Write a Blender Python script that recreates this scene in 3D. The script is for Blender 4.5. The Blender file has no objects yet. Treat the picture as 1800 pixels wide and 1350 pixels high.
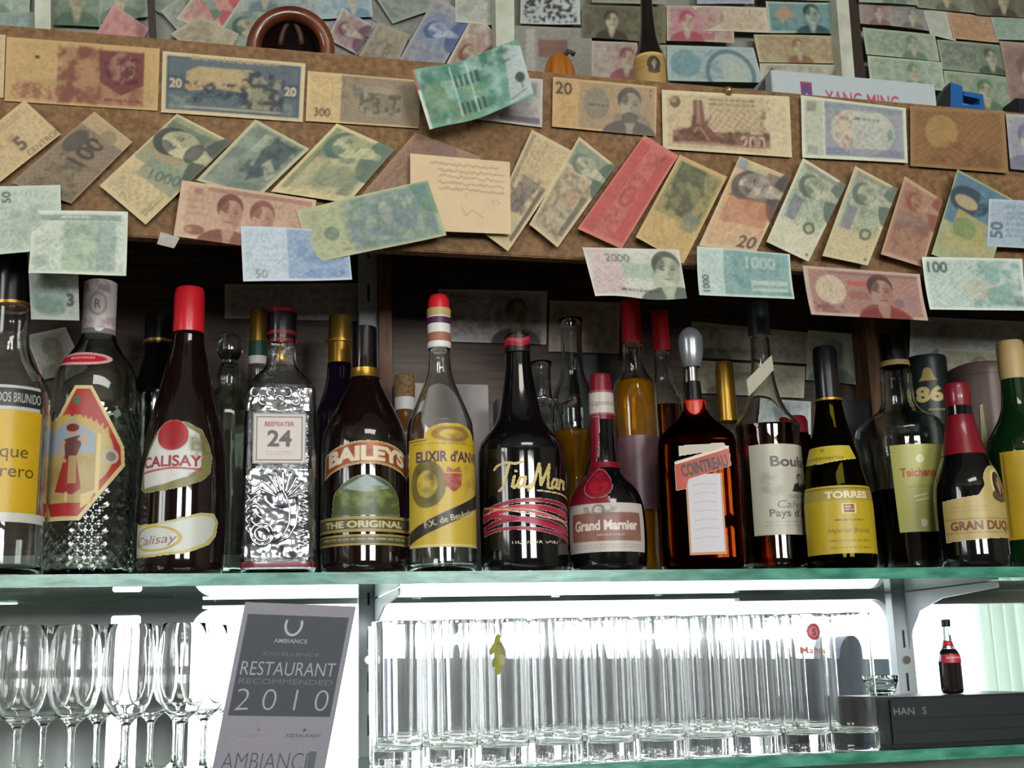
import bpy, bmesh, math, random
import numpy as np
from mathutils import Vector, Matrix

random.seed(7)
rng = np.random.default_rng(11)
S = bpy.context.scene
COL = S.collection

# ------------------------------------------------------------------ camera
W_PX, H_PX, FPX = 1800.0, 1350.0, 2180.0
PITCH, YAW, ROLL = math.radians(13.0), math.radians(13.5), 0.027
_F = Vector((math.sin(YAW) * math.cos(PITCH), math.cos(YAW) * math.cos(PITCH), math.sin(PITCH)))
_R0 = Vector((math.cos(YAW), -math.sin(YAW), 0.0))
_U0 = _R0.cross(_F)
_R = _R0 * math.cos(ROLL) - _U0 * math.sin(ROLL)
_U = _R0 * math.sin(ROLL) + _U0 * math.cos(ROLL)


def ray(u, v):
    return _F + _R * ((u - 900.0) / FPX) + _U * ((675.0 - v) / FPX)


CAM = -ray(900, 1003) * 1.453        # world origin: front top edge of the glass shelf

cam_d = bpy.data.cameras.new('camera')
cam_d.sensor_width = 36.0
cam_d.lens = FPX / W_PX * 36.0
cam_d.clip_start = 0.05
cam_d.clip_end = 100
cam = bpy.data.objects.new('camera', cam_d)
COL.objects.link(cam)
cam.matrix_world = Matrix(((_R.x, _U.x, -_F.x, CAM.x), (_R.y, _U.y, -_F.y, CAM.y), (_R.z, _U.z, -_F.z, CAM.z), (0, 0, 0, 1)))
S.camera = cam

# ------------------------------------------------------------------ world, light, exposure
S.view_settings.view_transform = 'Standard'
S.view_settings.look = 'None'
S.view_settings.gamma = 1.0
S.view_settings.use_curve_mapping = False
S.view_settings.exposure = 1.05
SKY = 3.0
world = bpy.data.worlds.new('overcast_sky')
S.world = world
world.use_nodes = True
world.node_tree.nodes['Background'].inputs[0].default_value = (0.96, 0.98, 1.0, 1)
world.node_tree.nodes['Background'].inputs[1].default_value = SKY


def area_light(name, loc, target, sx, sy, power, color=(1, 1, 1), portal=False):
    l = bpy.data.lights.new(name, 'AREA')
    l.shape = 'RECTANGLE'
    l.size, l.size_y = sx, sy
    l.energy = power
    l.color = color
    o = bpy.data.objects.new(name, l)
    COL.objects.link(o)
    o.location = loc
    o.rotation_euler = (Vector(target) - Vector(loc)).to_track_quat('-Z', 'Y').to_euler()
    if portal:
        l.cycles.is_portal = True
    return o


# daylight entering by the two windows of the bar room (behind and left of the camera)
WINB = (0.95, -4.35, 0.55, 1.25, 0.95)        # x, y, z, width, height
WINC = (-0.95, -4.35, 0.55, 0.95, 0.95)
WINL = (-2.75, -1.7, 0.75, 1.2, 1.0)
for W_ in (WINB, WINC):
    area_light('rear_window_daylight', (W_[0], W_[1] - 0.03, W_[2]), (W_[0], 0, W_[2]), W_[3], W_[4], 47.0 * W_[3] * W_[4], (0.98, 1.0, 0.98))
area_light('left_window_daylight', (WINL[0] - 0.03, WINL[1], WINL[2]), (0, WINL[1], WINL[2]), WINL[3], WINL[4], 16.0, (0.97, 1.0, 1.0))
area_light('added_ceiling_fill', (0.2, -2.1, 1.43), (0.2, -2.1, 0), 1.2, 0.5, 9.0, (1.0, 0.97, 0.9))  # unseen fill light added above to brighten the bar front

cy = S.cycles
cy.max_bounces = 48
cy.transmission_bounces = 48
cy.glossy_bounces = 8
cy.diffuse_bounces = 4
cy.transparent_max_bounces = 24
cy.sample_clamp_indirect = 6.0
cy.use_denoising = True
cy.caustics_reflective = False

# ------------------------------------------------------------------ projection helpers


def at(u, v, y):
    """the point of the vertical plane at depth y that the photo shows at pixel u, v"""
    d = ray(u, v)
    return CAM + d * ((y - CAM.y) / d.y)


def depth(p):
    return (Vector(p) - CAM).dot(_F)


def z_at(x, y, v):
    k = (675.0 - v) / FPX
    d0 = Vector((x, y, 0)) - CAM
    return (k * d0.dot(_F) - d0.dot(_U)) / (_U.z - k * _F.z)


# ------------------------------------------------------------------ object helpers


def tag(o, label, cat, group=None, kind=None):
    o['label'] = label
    o['category'] = cat
    if group:
        o['group'] = group
    if kind:
        o['kind'] = kind
    return o


def thing(name, loc, label, cat, group=None):
    o = bpy.data.objects.new(name, None)
    COL.objects.link(o)
    o.empty_display_size = 0.02
    o.location = loc
    return tag(o, label, cat, group)


def link(name, me, mat=None, parent=None, smooth=True):
    if mat is not None and not me.materials:
        me.materials.append(mat)
    o = bpy.data.objects.new(name, me)
    COL.objects.link(o)
    if parent is not None:
        o.parent = parent
    if smooth:
        me.shade_smooth()
    return o


def bm_obj(name, bm, mat, parent=None, smooth=False):
    me = bpy.data.meshes.new(name)
    bmesh.ops.recalc_face_normals(bm, faces=bm.faces)
    bm.to_mesh(me)
    bm.free()
    return link(name, me, mat, parent, smooth)


def add_box(bm, lo, hi, bevel=0.0):
    lo, hi = Vector(lo), Vector(hi)
    vs = [bm.verts.new((x, y, z)) for x in (lo.x, hi.x) for y in (lo.y, hi.y) for z in (lo.z, hi.z)]
    fs = [bm.faces.new([vs[i] for i in q]) for q in ((0, 1, 3, 2), (4, 6, 7, 5), (0, 4, 5, 1), (2, 3, 7, 6), (0, 2, 6, 4), (1, 5, 7, 3))]
    if bevel:
        es = {e for f in fs for e in f.edges}
        bmesh.ops.bevel(bm, geom=list(es), offset=bevel, segments=2, affect='EDGES')


def box_obj(name, lo, hi, mat, parent=None, bevel=0.0):
    bm = bmesh.new()
    add_box(bm, lo, hi, bevel)
    return bm_obj(name, bm, mat, parent)


def struct(o):
    o['kind'] = 'structure'
    return o


def tube_mesh(name, pts, rad, seg=10, closed=False):
    """a round bar swept along pts (rad: number or list)"""
    pts = [Vector(p) for p in pts]
    n = len(pts)
    if not hasattr(rad, '__len__'):
        rad = [rad] * n
    vs, fs = [], []
    for i, p in enumerate(pts):
        a = pts[(i - 1) % n] if (i or closed) else p
        b = pts[(i + 1) % n] if (i < n - 1 or closed) else p
        t = (b - a).normalized()
        ref = Vector((0, 1, 0)) if abs(t.y) < 0.9 else Vector((1, 0, 0))
        s1 = t.cross(ref).normalized()
        s2 = t.cross(s1)
        for k in range(seg):
            an = 2 * math.pi * k / seg
            vs.append(p + (s1 * math.cos(an) + s2 * math.sin(an)) * rad[i])
    m = n if closed else n - 1
    for i in range(m):
        for k in range(seg):
            j = (i + 1) % n
            fs.append((i * seg + k, i * seg + (k + 1) % seg, j * seg + (k + 1) % seg, j * seg + k))
    if not closed:
        fs.append(tuple(range(seg))[::-1])
        fs.append(tuple((n - 1) * seg + k for k in range(seg)))
    me = bpy.data.meshes.new(name)
    me.from_pydata([tuple(v) for v in vs], [], fs)
    return me


# ------------------------------------------------------------------ materials


def lin(c):
    """'#rrggbb' as the photo shows it -> linear rgb"""
    if isinstance(c, str):
        c = c.lstrip('#')
        c = [int(c[i:i + 2], 16) / 255 for i in (0, 2, 4)]
    return [((x + 0.055) / 1.055) ** 2.4 if x > 0.04045 else x / 12.92 for x in c]


def principled(name, col, rough=0.5, metal=0.0, spec=0.5, trans=0.0, ior=1.45, coat=0.0):
    m = bpy.data.materials.new(name)
    m.use_nodes = True
    b = m.node_tree.nodes['Principled BSDF']
    b.inputs['Base Color'].default_value = (*lin(col), 1)
    b.inputs['Roughness'].default_value = rough
    b.inputs['Metallic'].default_value = metal
    b.inputs['Specular IOR Level'].default_value = spec
    b.inputs['Transmission Weight'].default_value = trans
    b.inputs['IOR'].default_value = ior
    b.inputs['Coat Weight'].default_value = coat
    return m


def nd(m, t, **kw):
    n = m.node_tree.nodes.new(t)
    for k, v in kw.items():
        setattr(n, k, v)
    return n


def noisy(m, c1, c2, scale=40, detail=6, stretch=(1, 1, 1), bump=0.0, contrast=(0.35, 0.65)):
    """mottle a principled material between two colours, in object space"""
    nt = m.node_tree
    b = nt.nodes['Principled BSDF']
    tc = nd(m, 'ShaderNodeTexCoord')
    mp = nd(m, 'ShaderNodeMapping')
    mp.inputs['Scale'].default_value = stretch
    nz = nd(m, 'ShaderNodeTexNoise')
    nz.inputs['Scale'].default_value = scale
    nz.inputs['Detail'].default_value = detail
    rp = nd(m, 'ShaderNodeValToRGB')
    rp.color_ramp.elements[0].position = contrast[0]
    rp.color_ramp.elements[1].position = contrast[1]
    rp.color_ramp.elements[0].color = (*lin(c1), 1)
    rp.color_ramp.elements[1].color = (*lin(c2), 1)
    nt.links.new(tc.outputs['Object'], mp.inputs['Vector'])
    nt.links.new(mp.outputs['Vector'], nz.inputs['Vector'])
    nt.links.new(nz.outputs['Fac'], rp.inputs['Fac'])
    nt.links.new(rp.outputs['Color'], b.inputs['Base Color'])
    if bump:
        bp = nd(m, 'ShaderNodeBump')
        bp.inputs['Strength'].default_value = bump
        bp.inputs['Distance'].default_value = 0.002
        nt.links.new(nz.outputs['Fac'], bp.inputs['Height'])
        nt.links.new(bp.outputs['Normal'], b.inputs['Normal'])
    return m


def print_mat(name, rough, spec=0.4, coat=0.0, metal=0.0):
    """printed paper: the ink is the mesh's colour attribute, over a fine paper grain"""
    m = principled(name, '#ffffff', rough, metal, spec, coat=coat)
    nt = m.node_tree
    b = nt.nodes['Principled BSDF']
    at_ = nd(m, 'ShaderNodeAttribute', attribute_name='print')
    tc = nd(m, 'ShaderNodeTexCoord')
    nz = nd(m, 'ShaderNodeTexNoise')
    nz.inputs['Scale'].default_value = 420
    nz.inputs['Detail'].default_value = 3
    mr = nd(m, 'ShaderNodeMapRange')
    mr.inputs['To Min'].default_value = 0.86
    mr.inputs['To Max'].default_value = 1.1
    mx = nd(m, 'ShaderNodeMix', data_type='RGBA', blend_type='MULTIPLY')
    mx.inputs[0].default_value = 1.0
    nt.links.new(tc.outputs['Object'], nz.inputs['Vector'])
    nt.links.new(nz.outputs['Fac'], mr.inputs['Value'])
    nt.links.new(at_.outputs['Color'], mx.inputs[6])
    nt.links.new(mr.outputs['Result'], mx.inputs[7])
    nt.links.new(mx.outputs[2], b.inputs['Base Color'])
    return m


def glass_mat(name, col, rough=0.0, ior=1.45, bump=0.0, bscale=60):
    m = bpy.data.materials.new(name)
    m.use_nodes = True
    nt = m.node_tree
    nt.nodes.clear()
    o = nd(m, 'ShaderNodeOutputMaterial')
    g = nd(m, 'ShaderNodeBsdfGlass')
    g.inputs['Color'].default_value = (*lin(col), 1)
    g.inputs['Roughness'].default_value = rough
    g.inputs['IOR'].default_value = ior
    nt.links.new(g.outputs[0], o.inputs[0])
    if bump:
        tc = nd(m, 'ShaderNodeTexCoord')
        nz = nd(m, 'ShaderNodeTexNoise')
        nz.inputs['Scale'].default_value = bscale
        nz.inputs['Detail'].default_value = 4
        bp = nd(m, 'ShaderNodeBump')
        bp.inputs['Strength'].default_value = bump
        bp.inputs['Distance'].default_value = 0.003
        nt.links.new(tc.outputs['Object'], nz.inputs['Vector'])
        nt.links.new(nz.outputs['Fac'], bp.inputs['Height'])
        nt.links.new(bp.outputs['Normal'], g.inputs['Normal'])
    return m


def pane_mat(name):
    m = bpy.data.materials.new(name)
    m.use_nodes = True
    nt = m.node_tree
    nt.nodes.clear()
    o = nd(m, 'ShaderNodeOutputMaterial')
    t = nd(m, 'ShaderNodeBsdfTransparent')
    t.inputs[0].default_value = (0.95, 0.98, 0.97, 1)
    g = nd(m, 'ShaderNodeBsdfGlossy')
    g.inputs['Roughness'].default_value = 0.02
    mx = nd(m, 'ShaderNodeMixShader')
    mx.inputs[0].default_value = 0.06
    nt.links.new(t.outputs[0], mx.inputs[1])
    nt.links.new(g.outputs[0], mx.inputs[2])
    nt.links.new(mx.outputs[0], o.inputs[0])
    return m


M = {}
M['note'] = print_mat('banknote_paper', 0.7, 0.3)
M['label'] = print_mat('bottle_label_paper', 0.38, 0.5)
M['foil'] = print_mat('foil_label', 0.25, 0.6, coat=0.3)
M['card'] = print_mat('printed_card', 0.5, 0.4)
M['clear'] = glass_mat('clear_glass', '#fafbfa')
M['clear_grey'] = glass_mat('thick_clear_glass', '#f2f5f4', bump=0.10, bscale=30)
M['cut'] = glass_mat('cut_glass', '#f0f3f0')
M['emboss'] = glass_mat('embossed_clear_glass', '#f3f5f6', bump=0.5, bscale=90)
M['tumbler'] = glass_mat('tumbler_glass', '#ffffff', ior=1.47)
M['shelf'] = glass_mat('green_shelf_glass', '#edf7f2', ior=1.5)
M['edge'] = noisy(principled('green_glass_edge', '#3f8570', 0.25, trans=0.0), '#2b6d58', '#549985', 25, 5, (1, 1, 3), 0.3)
M['dark'] = principled('dark_brown_bottle_glass', '#140a09', 0.06, spec=0.6, coat=0.4)
M['black_glass'] = principled('near_black_bottle_glass', '#0b0a0d', 0.07, spec=0.6, coat=0.4)
M['amber'] = glass_mat('amber_spirit_glass', '#a5501a')
M['brown_liq'] = principled('dark_spirit', '#1c110a', 0.05, spec=0.5, trans=0.25)
M['honey_liq'] = principled('golden_spirit', '#d08a14', 0.05, trans=0.6, ior=1.36)
M['olive'] = glass_mat('olive_bottle_glass', '#8b8430')
M['green'] = principled('green_bottle_glass', '#123017', 0.06, trans=0.35, coat=0.3)
M['red_cap'] = principled('red_cap', '#c81f28', 0.3, spec=0.5)
M['orange_red'] = principled('orange_red_capsule', '#c2371c', 0.35)
M['wine_red'] = principled('wine_red_wax', '#740f20', 0.3, coat=0.4)
M['black_cap'] = principled('black_cap', '#0e0d10', 0.25, coat=0.3)
M['white_cap'] = principled('white_capsule', '#d8d4d2', 0.45)
M['cream_cap'] = principled('cream_cap', '#b39a66', 0.45)
M['gold'] = principled('gold_foil', '#b98f3c', 0.3, metal=0.85)
M['silver'] = principled('silver_metal', '#c9cbd0', 0.18, metal=1.0)
M['cork'] = noisy(principled('cork', '#8a6c48', 0.8), '#6f5434', '#9b7b52', 200)
M['green_cap'] = principled('grey_green_cap', '#2b3a38', 0.4)
M['chip'] = noisy(principled('chipboard', '#735638', 0.65, spec=0.3), '#5f4529', '#866645', 150, 8, (1, 1, 1), 0.15, (0.3, 0.7))
M['dark_wood'] = noisy(principled('dark_stained_wood', '#4a3a30', 0.5), '#40312a', '#57463a', 14, 8, (1, 1, 12), 0.05)
M['wood_edge'] = noisy(principled('brown_wood_edge', '#6b4527', 0.5), '#553419', '#7b5230', 20, 6, (6, 6, 1), 0.05)
M['upper_wall'] = noisy(principled('aged_cream_paint', '#85877a', 0.7), '#7a7c70', '#909285', 12, 5)
M['white_frame'] = noisy(principled('off_white_painted_wood', '#b9bba9', 0.5), '#acae9b', '#c4c6b6', 30, 4)
M['dark_stick'] = principled('dark_cane', '#2e221a', 0.5)
M['lower_wall'] = noisy(principled('grey_green_panel', '#aab3af', 0.35), '#a0a9a6', '#b4bcb8', 8, 3)
M['room_wall'] = noisy(principled('room_paint', '#8e887a', 0.8), '#857f71', '#969082', 6, 3)
M['floor'] = noisy(principled('dark_floor_tile', '#4a4038', 0.5), '#41372f', '#52483f', 5, 3)
M['upright'] = principled('white_slotted_steel', '#bfc6ca', 0.35, spec=0.5)
M['slot'] = principled('slot_shadowed_steel', '#2b2d30', 0.6)
M['pane'] = pane_mat('window_pane')
M['black_plastic'] = principled('black_plastic', '#0d1417', 0.4)
M['carton_white'] = principled('white_carton', '#a8a09c', 0.7)
M['carton_black'] = principled('black_carton', '#15161a', 0.5)
M['ceramic'] = noisy(principled('brown_glazed_clay', '#5a2a17', 0.3, coat=0.4), '#4a1f10', '#6e361d', 25, 4)
M['pink_plastic'] = principled('pinkish_grey_plastic', '#7d6560', 0.4)
M['blue_plastic'] = principled('blue_plastic', '#1a5590', 0.35)
M['orange_plastic'] = principled('orange_plastic', '#9a5a1c', 0.4)
M['brass'] = principled('brass', '#9b8a5a', 0.35, metal=0.7)
M['curtain'] = principled('pale_curtain', '#b8c4ba', 0.8)
M['ext'] = noisy(principled('rendered_parapet', '#565f6b', 0.8), '#3b4250', '#4d5464', 4, 4)
M['cola'] = principled('cola_bottle', '#1a1514', 0.08, coat=0.4)
M['silver_emboss'] = noisy(principled('silver_embossed_glass', '#8c8e95', 0.14, metal=0.95), '#6c6e76', '#a2a4aa', 34, 2, bump=1.0)
for n_ in M['silver_emboss'].node_tree.nodes:
    if n_.type == 'BUMP':
        n_.inputs['Distance'].default_value = 0.007
M['red_label'] = principled('red_label', '#c4202c', 0.4)
# ------------------------------------------------------------------ printing: rasters that become vertex colours
_font_cache = {}


def glyphs(s, bold=0.0, shear=0.0):
    """triangles of a line of lettering, cap height 1, starting at x 0"""
    key = (s, bold, shear)
    if key in _font_cache:
        return _font_cache[key]
    cu = bpy.data.curves.new('lettering', 'FONT')
    cu.body = s
    cu.resolution_u = 4
    cu.offset = bold
    cu.shear = shear
    o = bpy.data.objects.new('lettering', cu)
    COL.objects.link(o)
    me = bpy.data.meshes.new_from_object(o)
    me.calc_loop_triangles()
    v = np.array([x.co[:2] for x in me.vertices]) if len(me.vertices) else np.zeros((0, 2))
    t = np.array([x.vertices[:] for x in me.loop_triangles], int)
    bpy.data.objects.remove(o)
    bpy.data.curves.remove(cu)
    bpy.data.meshes.remove(me)
    v = v / 0.729
    if len(v):
        v[:, 0] -= v[:, 0].min()
    tri = v[t] if len(t) else np.zeros((0, 3, 2))
    _font_cache[key] = (tri, v[:, 0].max() if len(v) else 0.0)
    return _font_cache[key]


def fnoise(h, w, cells, octs=3, seed=0):
    r = np.random.default_rng(seed)
    out = np.zeros((h, w))
    amp, tot = 1.0, 0.0
    for o in range(octs):
        ny, nx = max(2, int(cells * 2 ** o)), max(2, int(cells * 2 ** o * w / h))
        g = r.random((ny + 1, nx + 1))
        y, x = np.linspace(0, ny - 1e-6, h), np.linspace(0, nx - 1e-6, w)
        yi, xi = y.astype(int), x.astype(int)
        fy, fx = (y - yi)[:, None], (x - xi)[None, :]
        fy, fx = fy * fy * (3 - 2 * fy), fx * fx * (3 - 2 * fx)
        a = g[np.ix_(yi, xi)] * (1 - fx) + g[np.ix_(yi, xi + 1)] * fx
        b = g[np.ix_(yi + 1, xi)] * (1 - fx) + g[np.ix_(yi + 1, xi + 1)] * fx
        out += amp * (a * (1 - fy) + b * fy)
        tot += amp
        amp *= 0.55
    return out / tot


class Art:
    """a printed sheet; x in 0..A (A = width / height), y in 0..1 downwards"""

    def __init__(s, w, h, bg, nx, seed=0, clear=False):
        s.A = w / h
        s.nx = max(8, int(nx))
        s.ny = max(6, int(round(nx / s.A)))
        s.c = np.zeros((s.ny, s.nx, 3)) + np.array(lin(bg))
        s.a = np.zeros((s.ny, s.nx)) if clear else np.ones((s.ny, s.nx))
        s.X, s.Y = np.meshgrid(np.linspace(0, s.A, s.nx), np.linspace(0, 1, s.ny))
        s.px = 1.0 / s.ny
        s.seed = seed

    def put(s, m, col, a=1.0, solid=True):
        m = (np.clip(m, 0, 1) * a)[..., None]
        s.c = s.c * (1 - m) + np.array(lin(col)) * m
        if solid:
            s.a = np.maximum(s.a, m[..., 0])
        return s

    def wide(s, d):
        return np.clip(0.5 - d / s.px, 0, 1)

    def rect(s, x0, y0, x1, y1, col, a=1.0):
        d = np.maximum(np.maximum(x0 * s.A - s.X, s.X - x1 * s.A), np.maximum(y0 - s.Y, s.Y - y1))
        return s.put(s.wide(d), col, a)

    def ell(s, cx, cy, rx, ry, col, a=1.0, ring=0.0):
        q = np.sqrt(((s.X - cx * s.A) / rx) ** 2 + ((s.Y - cy) / ry) ** 2) - 1
        d = q * min(rx, ry)
        if ring:
            d = np.abs(d) - ring
        return s.put(s.wide(d), col, a)

    def poly(s, pts, col, a=1.0):
        """pts in fractions of width and height"""
        p = [(x * s.A, y) for x, y in pts]
        ins = np.zeros(s.X.shape, bool)
        dm = np.full(s.X.shape, 9.0)
        for (x0, y0), (x1, y1) in zip(p, p[1:] + p[:1]):
            if y0 != y1:
                cr = ((y0 > s.Y) != (y1 > s.Y)) & (s.X < (x1 - x0) * (s.Y - y0) / (y1 - y0) + x0)
                ins ^= cr
            dx, dy = x1 - x0, y1 - y0
            L = dx * dx + dy * dy + 1e-12
            t = np.clip(((s.X - x0) * dx + (s.Y - y0) * dy) / L, 0, 1)
            dm = np.minimum(dm, np.hypot(s.X - x0 - t * dx, s.Y - y0 - t * dy))
        return s.put(s.wide(np.where(ins, -dm, dm)), col, a)

    def line(s, pts, wd, col, a=1.0):
        p = [(x * s.A, y) for x, y in pts]
        dm = np.full(s.X.shape, 9.0)
        for (x0, y0), (x1, y1) in zip(p, p[1:]):
            dx, dy = x1 - x0, y1 - y0
            L = dx * dx + dy * dy + 1e-12
            t = np.clip(((s.X - x0) * dx + (s.Y - y0) * dy) / L, 0, 1)
            dm = np.minimum(dm, np.hypot(s.X - x0 - t * dx, s.Y - y0 - t * dy))
        return s.put(s.wide(dm - wd / 2), col, a)

    def eng(s, x0, y0, x1, y1, col, a=0.6, cells=9, lo=0.42, hi=0.68, seed=None):
        """engraved, blotchy detail"""
        n = fnoise(s.ny, s.nx, cells, 3, s.seed * 31 + (seed if seed is not None else int(x0 * 97 + y0 * 13)))
        m = np.clip((n - lo) / (hi - lo), 0, 1)
        d = np.maximum(np.maximum(x0 * s.A - s.X, s.X - x1 * s.A), np.maximum(y0 - s.Y, s.Y - y1))
        return s.put(m * np.clip(0.5 - d / 0.05, 0, 1), col, a, False)

    def gui(s, x0, y0, x1, y1, col, a=0.35, f=60):
        w = np.sin(f * s.Y + 3 * np.sin(5 * s.X + s.seed)) * np.sin(f * 0.8 * s.X + 2.5 * np.sin(7 * s.Y))
        d = np.maximum(np.maximum(x0 * s.A - s.X, s.X - x1 * s.A), np.maximum(y0 - s.Y, s.Y - y1))
        return s.put((w > 0.05) * s.wide(d), col, a, False)

    def dashes(s, x0, y0, x1, y1, n, col, a=0.7, seed=0):
        """rows too small to read"""
        r = np.random.default_rng(seed + 5)
        hgt = (y1 - y0) / n
        for k in range(n):
            x = x0
            while x < x1 - 0.01:
                w = min(r.uniform(0.02, 0.07), x1 - x)
                s.rect(x, y0 + k * hgt, x + w, y0 + k * hgt + hgt * 0.5, col, a * r.uniform(0.6, 1))
                x += w + 0.012
        return s

    def text(s, t, x, y, h, col, a=1.0, rot=0.0, bold=0.0, shear=0.0, fit=None, arc=None):
        """lettering centred on x, y; fit: its whole width as a share of the sheet's width; arc: bend (sag per width)"""
        tri, wd = glyphs(t, bold, shear)
        if not len(tri):
            return s
        sx = (fit * s.A / wd) if fit else h
        p = tri.copy()
        p[..., 0] = (p[..., 0] - wd / 2) * sx
        p[..., 1] = (p[..., 1] - 0.5) * h
        if arc:
            p[..., 1] -= arc * ((p[..., 0] / (wd * sx / 2)) ** 2) * wd * sx
        c_, s_ = math.cos(math.radians(rot)), math.sin(math.radians(rot))
        q = np.empty_like(p)
        q[..., 0] = x * s.A + p[..., 0] * c_ - p[..., 1] * s_
        q[..., 1] = y - (p[..., 0] * s_ + p[..., 1] * c_)
        SS = 3
        k = (s.ny - 1) * SS
        m = np.zeros((s.ny * SS, s.nx * SS))
        for T in q * k + SS / 2 - 0.5:
            x0, y0 = np.floor(T.min(0)).astype(int)
            x1, y1 = np.ceil(T.max(0)).astype(int) + 1
            x0, y0, x1, y1 = max(x0, 0), max(y0, 0), min(x1, m.shape[1]), min(y1, m.shape[0])
            if x1 <= x0 or y1 <= y0:
                continue
            gy, gx = np.mgrid[y0:y1, x0:x1]
            (ax, ay), (bx, by), (cx, cy_) = T
            d1 = (gx - bx) * (ay - by) - (ax - bx) * (gy - by)
            d2 = (gx - cx) * (by - cy_) - (bx - cx) * (gy - cy_)
            d3 = (gx - ax) * (cy_ - ay) - (cx - ax) * (gy - ay)
            ins = ((d1 >= 0) & (d2 >= 0) & (d3 >= 0)) | ((d1 <= 0) & (d2 <= 0) & (d3 <= 0))
            m[y0:y1, x0:x1] = np.maximum(m[y0:y1, x0:x1], ins)
        m = m.reshape(s.ny, SS, s.nx, SS).mean((1, 3))
        return s.put(m * 1.15, col, a)

    def face(s, cx, cy, z, ink, skin, hair=None, beard=False, a=0.9):
        """an engraved head and shoulders"""
        hair = hair or ink
        A = s.A
        s.ell(cx, cy + 1.08 * z, 0.95 * z, 0.55 * z, ink, a)
        s.ell(cx, cy + 0.55 * z, 0.2 * z, 0.3 * z, skin, a * 0.8)
        s.ell(cx, cy + 0.83 * z, 0.13 * z, 0.2 * z, skin, a * 0.6)
        s.ell(cx - 0.02 * z / A, cy - 0.17 * z, 0.42 * z, 0.44 * z, hair, a)
        s.ell(cx + 0.03 * z / A, cy + 0.06 * z, 0.365 * z, 0.47 * z, skin, a)
        s.ell(cx - 0.24 * z / A, cy - 0.22 * z, 0.2 * z, 0.2 * z, hair, a * 0.8)
        s.ell(cx + 0.22 * z / A, cy + 0.08 * z, 0.16 * z, 0.4 * z, ink, a * 0.35)
        for e in (-0.13, 0.17):
            s.ell(cx + e * z / A, cy - 0.02 * z, 0.075 * z, 0.035 * z, ink, a)
            s.ell(cx + e * z / A, cy - 0.11 * z, 0.10 * z, 0.025 * z, ink, a * 0.7)
        s.ell(cx + 0.04 * z / A, cy + 0.12 * z, 0.035 * z, 0.10 * z, ink, a * 0.45)
        s.ell(cx + 0.02 * z / A, cy + 0.29 * z, 0.13 * z, 0.03 * z, ink, a * 0.8)
        if beard:
            s.ell(cx, cy + 0.45 * z, 0.3 * z, 0.18 * z, hair, a * 0.9)
        return s

    def age(s, amt=0.1, seed=1):
        n = fnoise(s.ny, s.nx, 4, 4, s.seed * 7 + seed)
        s.c = s.c * (1 + amt * 2 * (n - 0.5))[..., None]
        return s

    def soften(s, n=1, grey=0.1):
        """worn print: edges of the ink bleed, colours fade"""
        for _ in range(n):
            p = np.pad(s.c, ((1, 1), (1, 1), (0, 0)), 'edge')
            s.c = (p[:-2, 1:-1] + p[2:, 1:-1] + p[1:-1, :-2] + p[1:-1, 2:] + 2 * p[1:-1, 1:-1]) / 6
        g = s.c.mean(-1, keepdims=True)
        s.c = s.c * (1 - grey) + g * grey
        return s


def sheet_mesh(name, art, P):
    """P: (ny, nx, 3) points; faces with no print on them are cut away"""
    ny, nx = art.ny, art.nx
    P = np.asarray(P, float).reshape(-1, 3)
    i = np.arange(ny * nx).reshape(ny, nx)
    q = np.stack([i[1:, :-1], i[1:, 1:], i[:-1, 1:], i[:-1, :-1]], -1).reshape(-1, 4)
    al = art.a
    keep = ((al[1:, :-1] + al[1:, 1:] + al[:-1, 1:] + al[:-1, :-1]) > 2.0).reshape(-1)
    q = q[keep]
    used = np.unique(q)
    remap = np.zeros(ny * nx, int)
    remap[used] = np.arange(len(used))
    q = remap[q]
    me = bpy.data.meshes.new(name)
    me.vertices.add(len(used))
    me.vertices.foreach_set('co', P[used].astype(np.float32).ravel())
    me.loops.add(q.size)
    me.loops.foreach_set('vertex_index', q.astype(np.int32).ravel())
    me.polygons.add(len(q))
    me.polygons.foreach_set('loop_start', np.arange(0, q.size, 4, dtype=np.int32))
    me.update(calc_edges=True)
    ca = me.color_attributes.new('print', 'FLOAT_COLOR', 'POINT')
    c = np.ones((len(used), 4), np.float32)
    c[:, :3] = np.clip(art.c.reshape(-1, 3)[used], 0, 1)
    ca.data.foreach_set('color', c.ravel())
    return me


_layer = {}


def sheet_quad(name, art, quad, y, mat, label, cat, group, curl=0.0, wave=0.0, fold=None, step=0.0007, parent=None):
    """a sheet pinned on the vertical plane y, its corners (TL, TR, BR, BL) where the photo shows them"""
    n = _layer.get(y, 0)
    _layer[y] = n + 1
    yy = y - 0.001 - step * n
    c = [np.array(at(u, v, yy)) for u, v in quad]
    ctr = sum(c) / 4
    s = np.linspace(0, 1, art.nx)[None, :, None]
    t = np.linspace(0, 1, art.ny)[:, None, None]
    P = (c[0] * (1 - s) + c[1] * s) * (1 - t) + (c[3] * (1 - s) + c[2] * s) * t
    r = np.random.default_rng(n + 77)
    ph = r.uniform(0, 6, 3)
    d = curl * (t[..., 0] ** 2) + wave * (0.5 + 0.5 * np.sin(5 * s[..., 0] + ph[0] + 1.5 * t[..., 0])) + 0.0012 * (1 + np.sin(3.1 * s[..., 0] + ph[1]) * np.sin(2.6 * t[..., 0] + ph[2])) / 2
    if fold is not None:
        d = d + fold(s[..., 0], t[..., 0])
    P[..., 1] -= d
    # tiny uneven edges
    me = sheet_mesh(name, art, P - ctr)
    o = link(name, me, mat, parent)
    o.location = ctr
    if label:
        tag(o, label, cat, group)
    return o


# ------------------------------------------------------------------ lathe and loft


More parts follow.
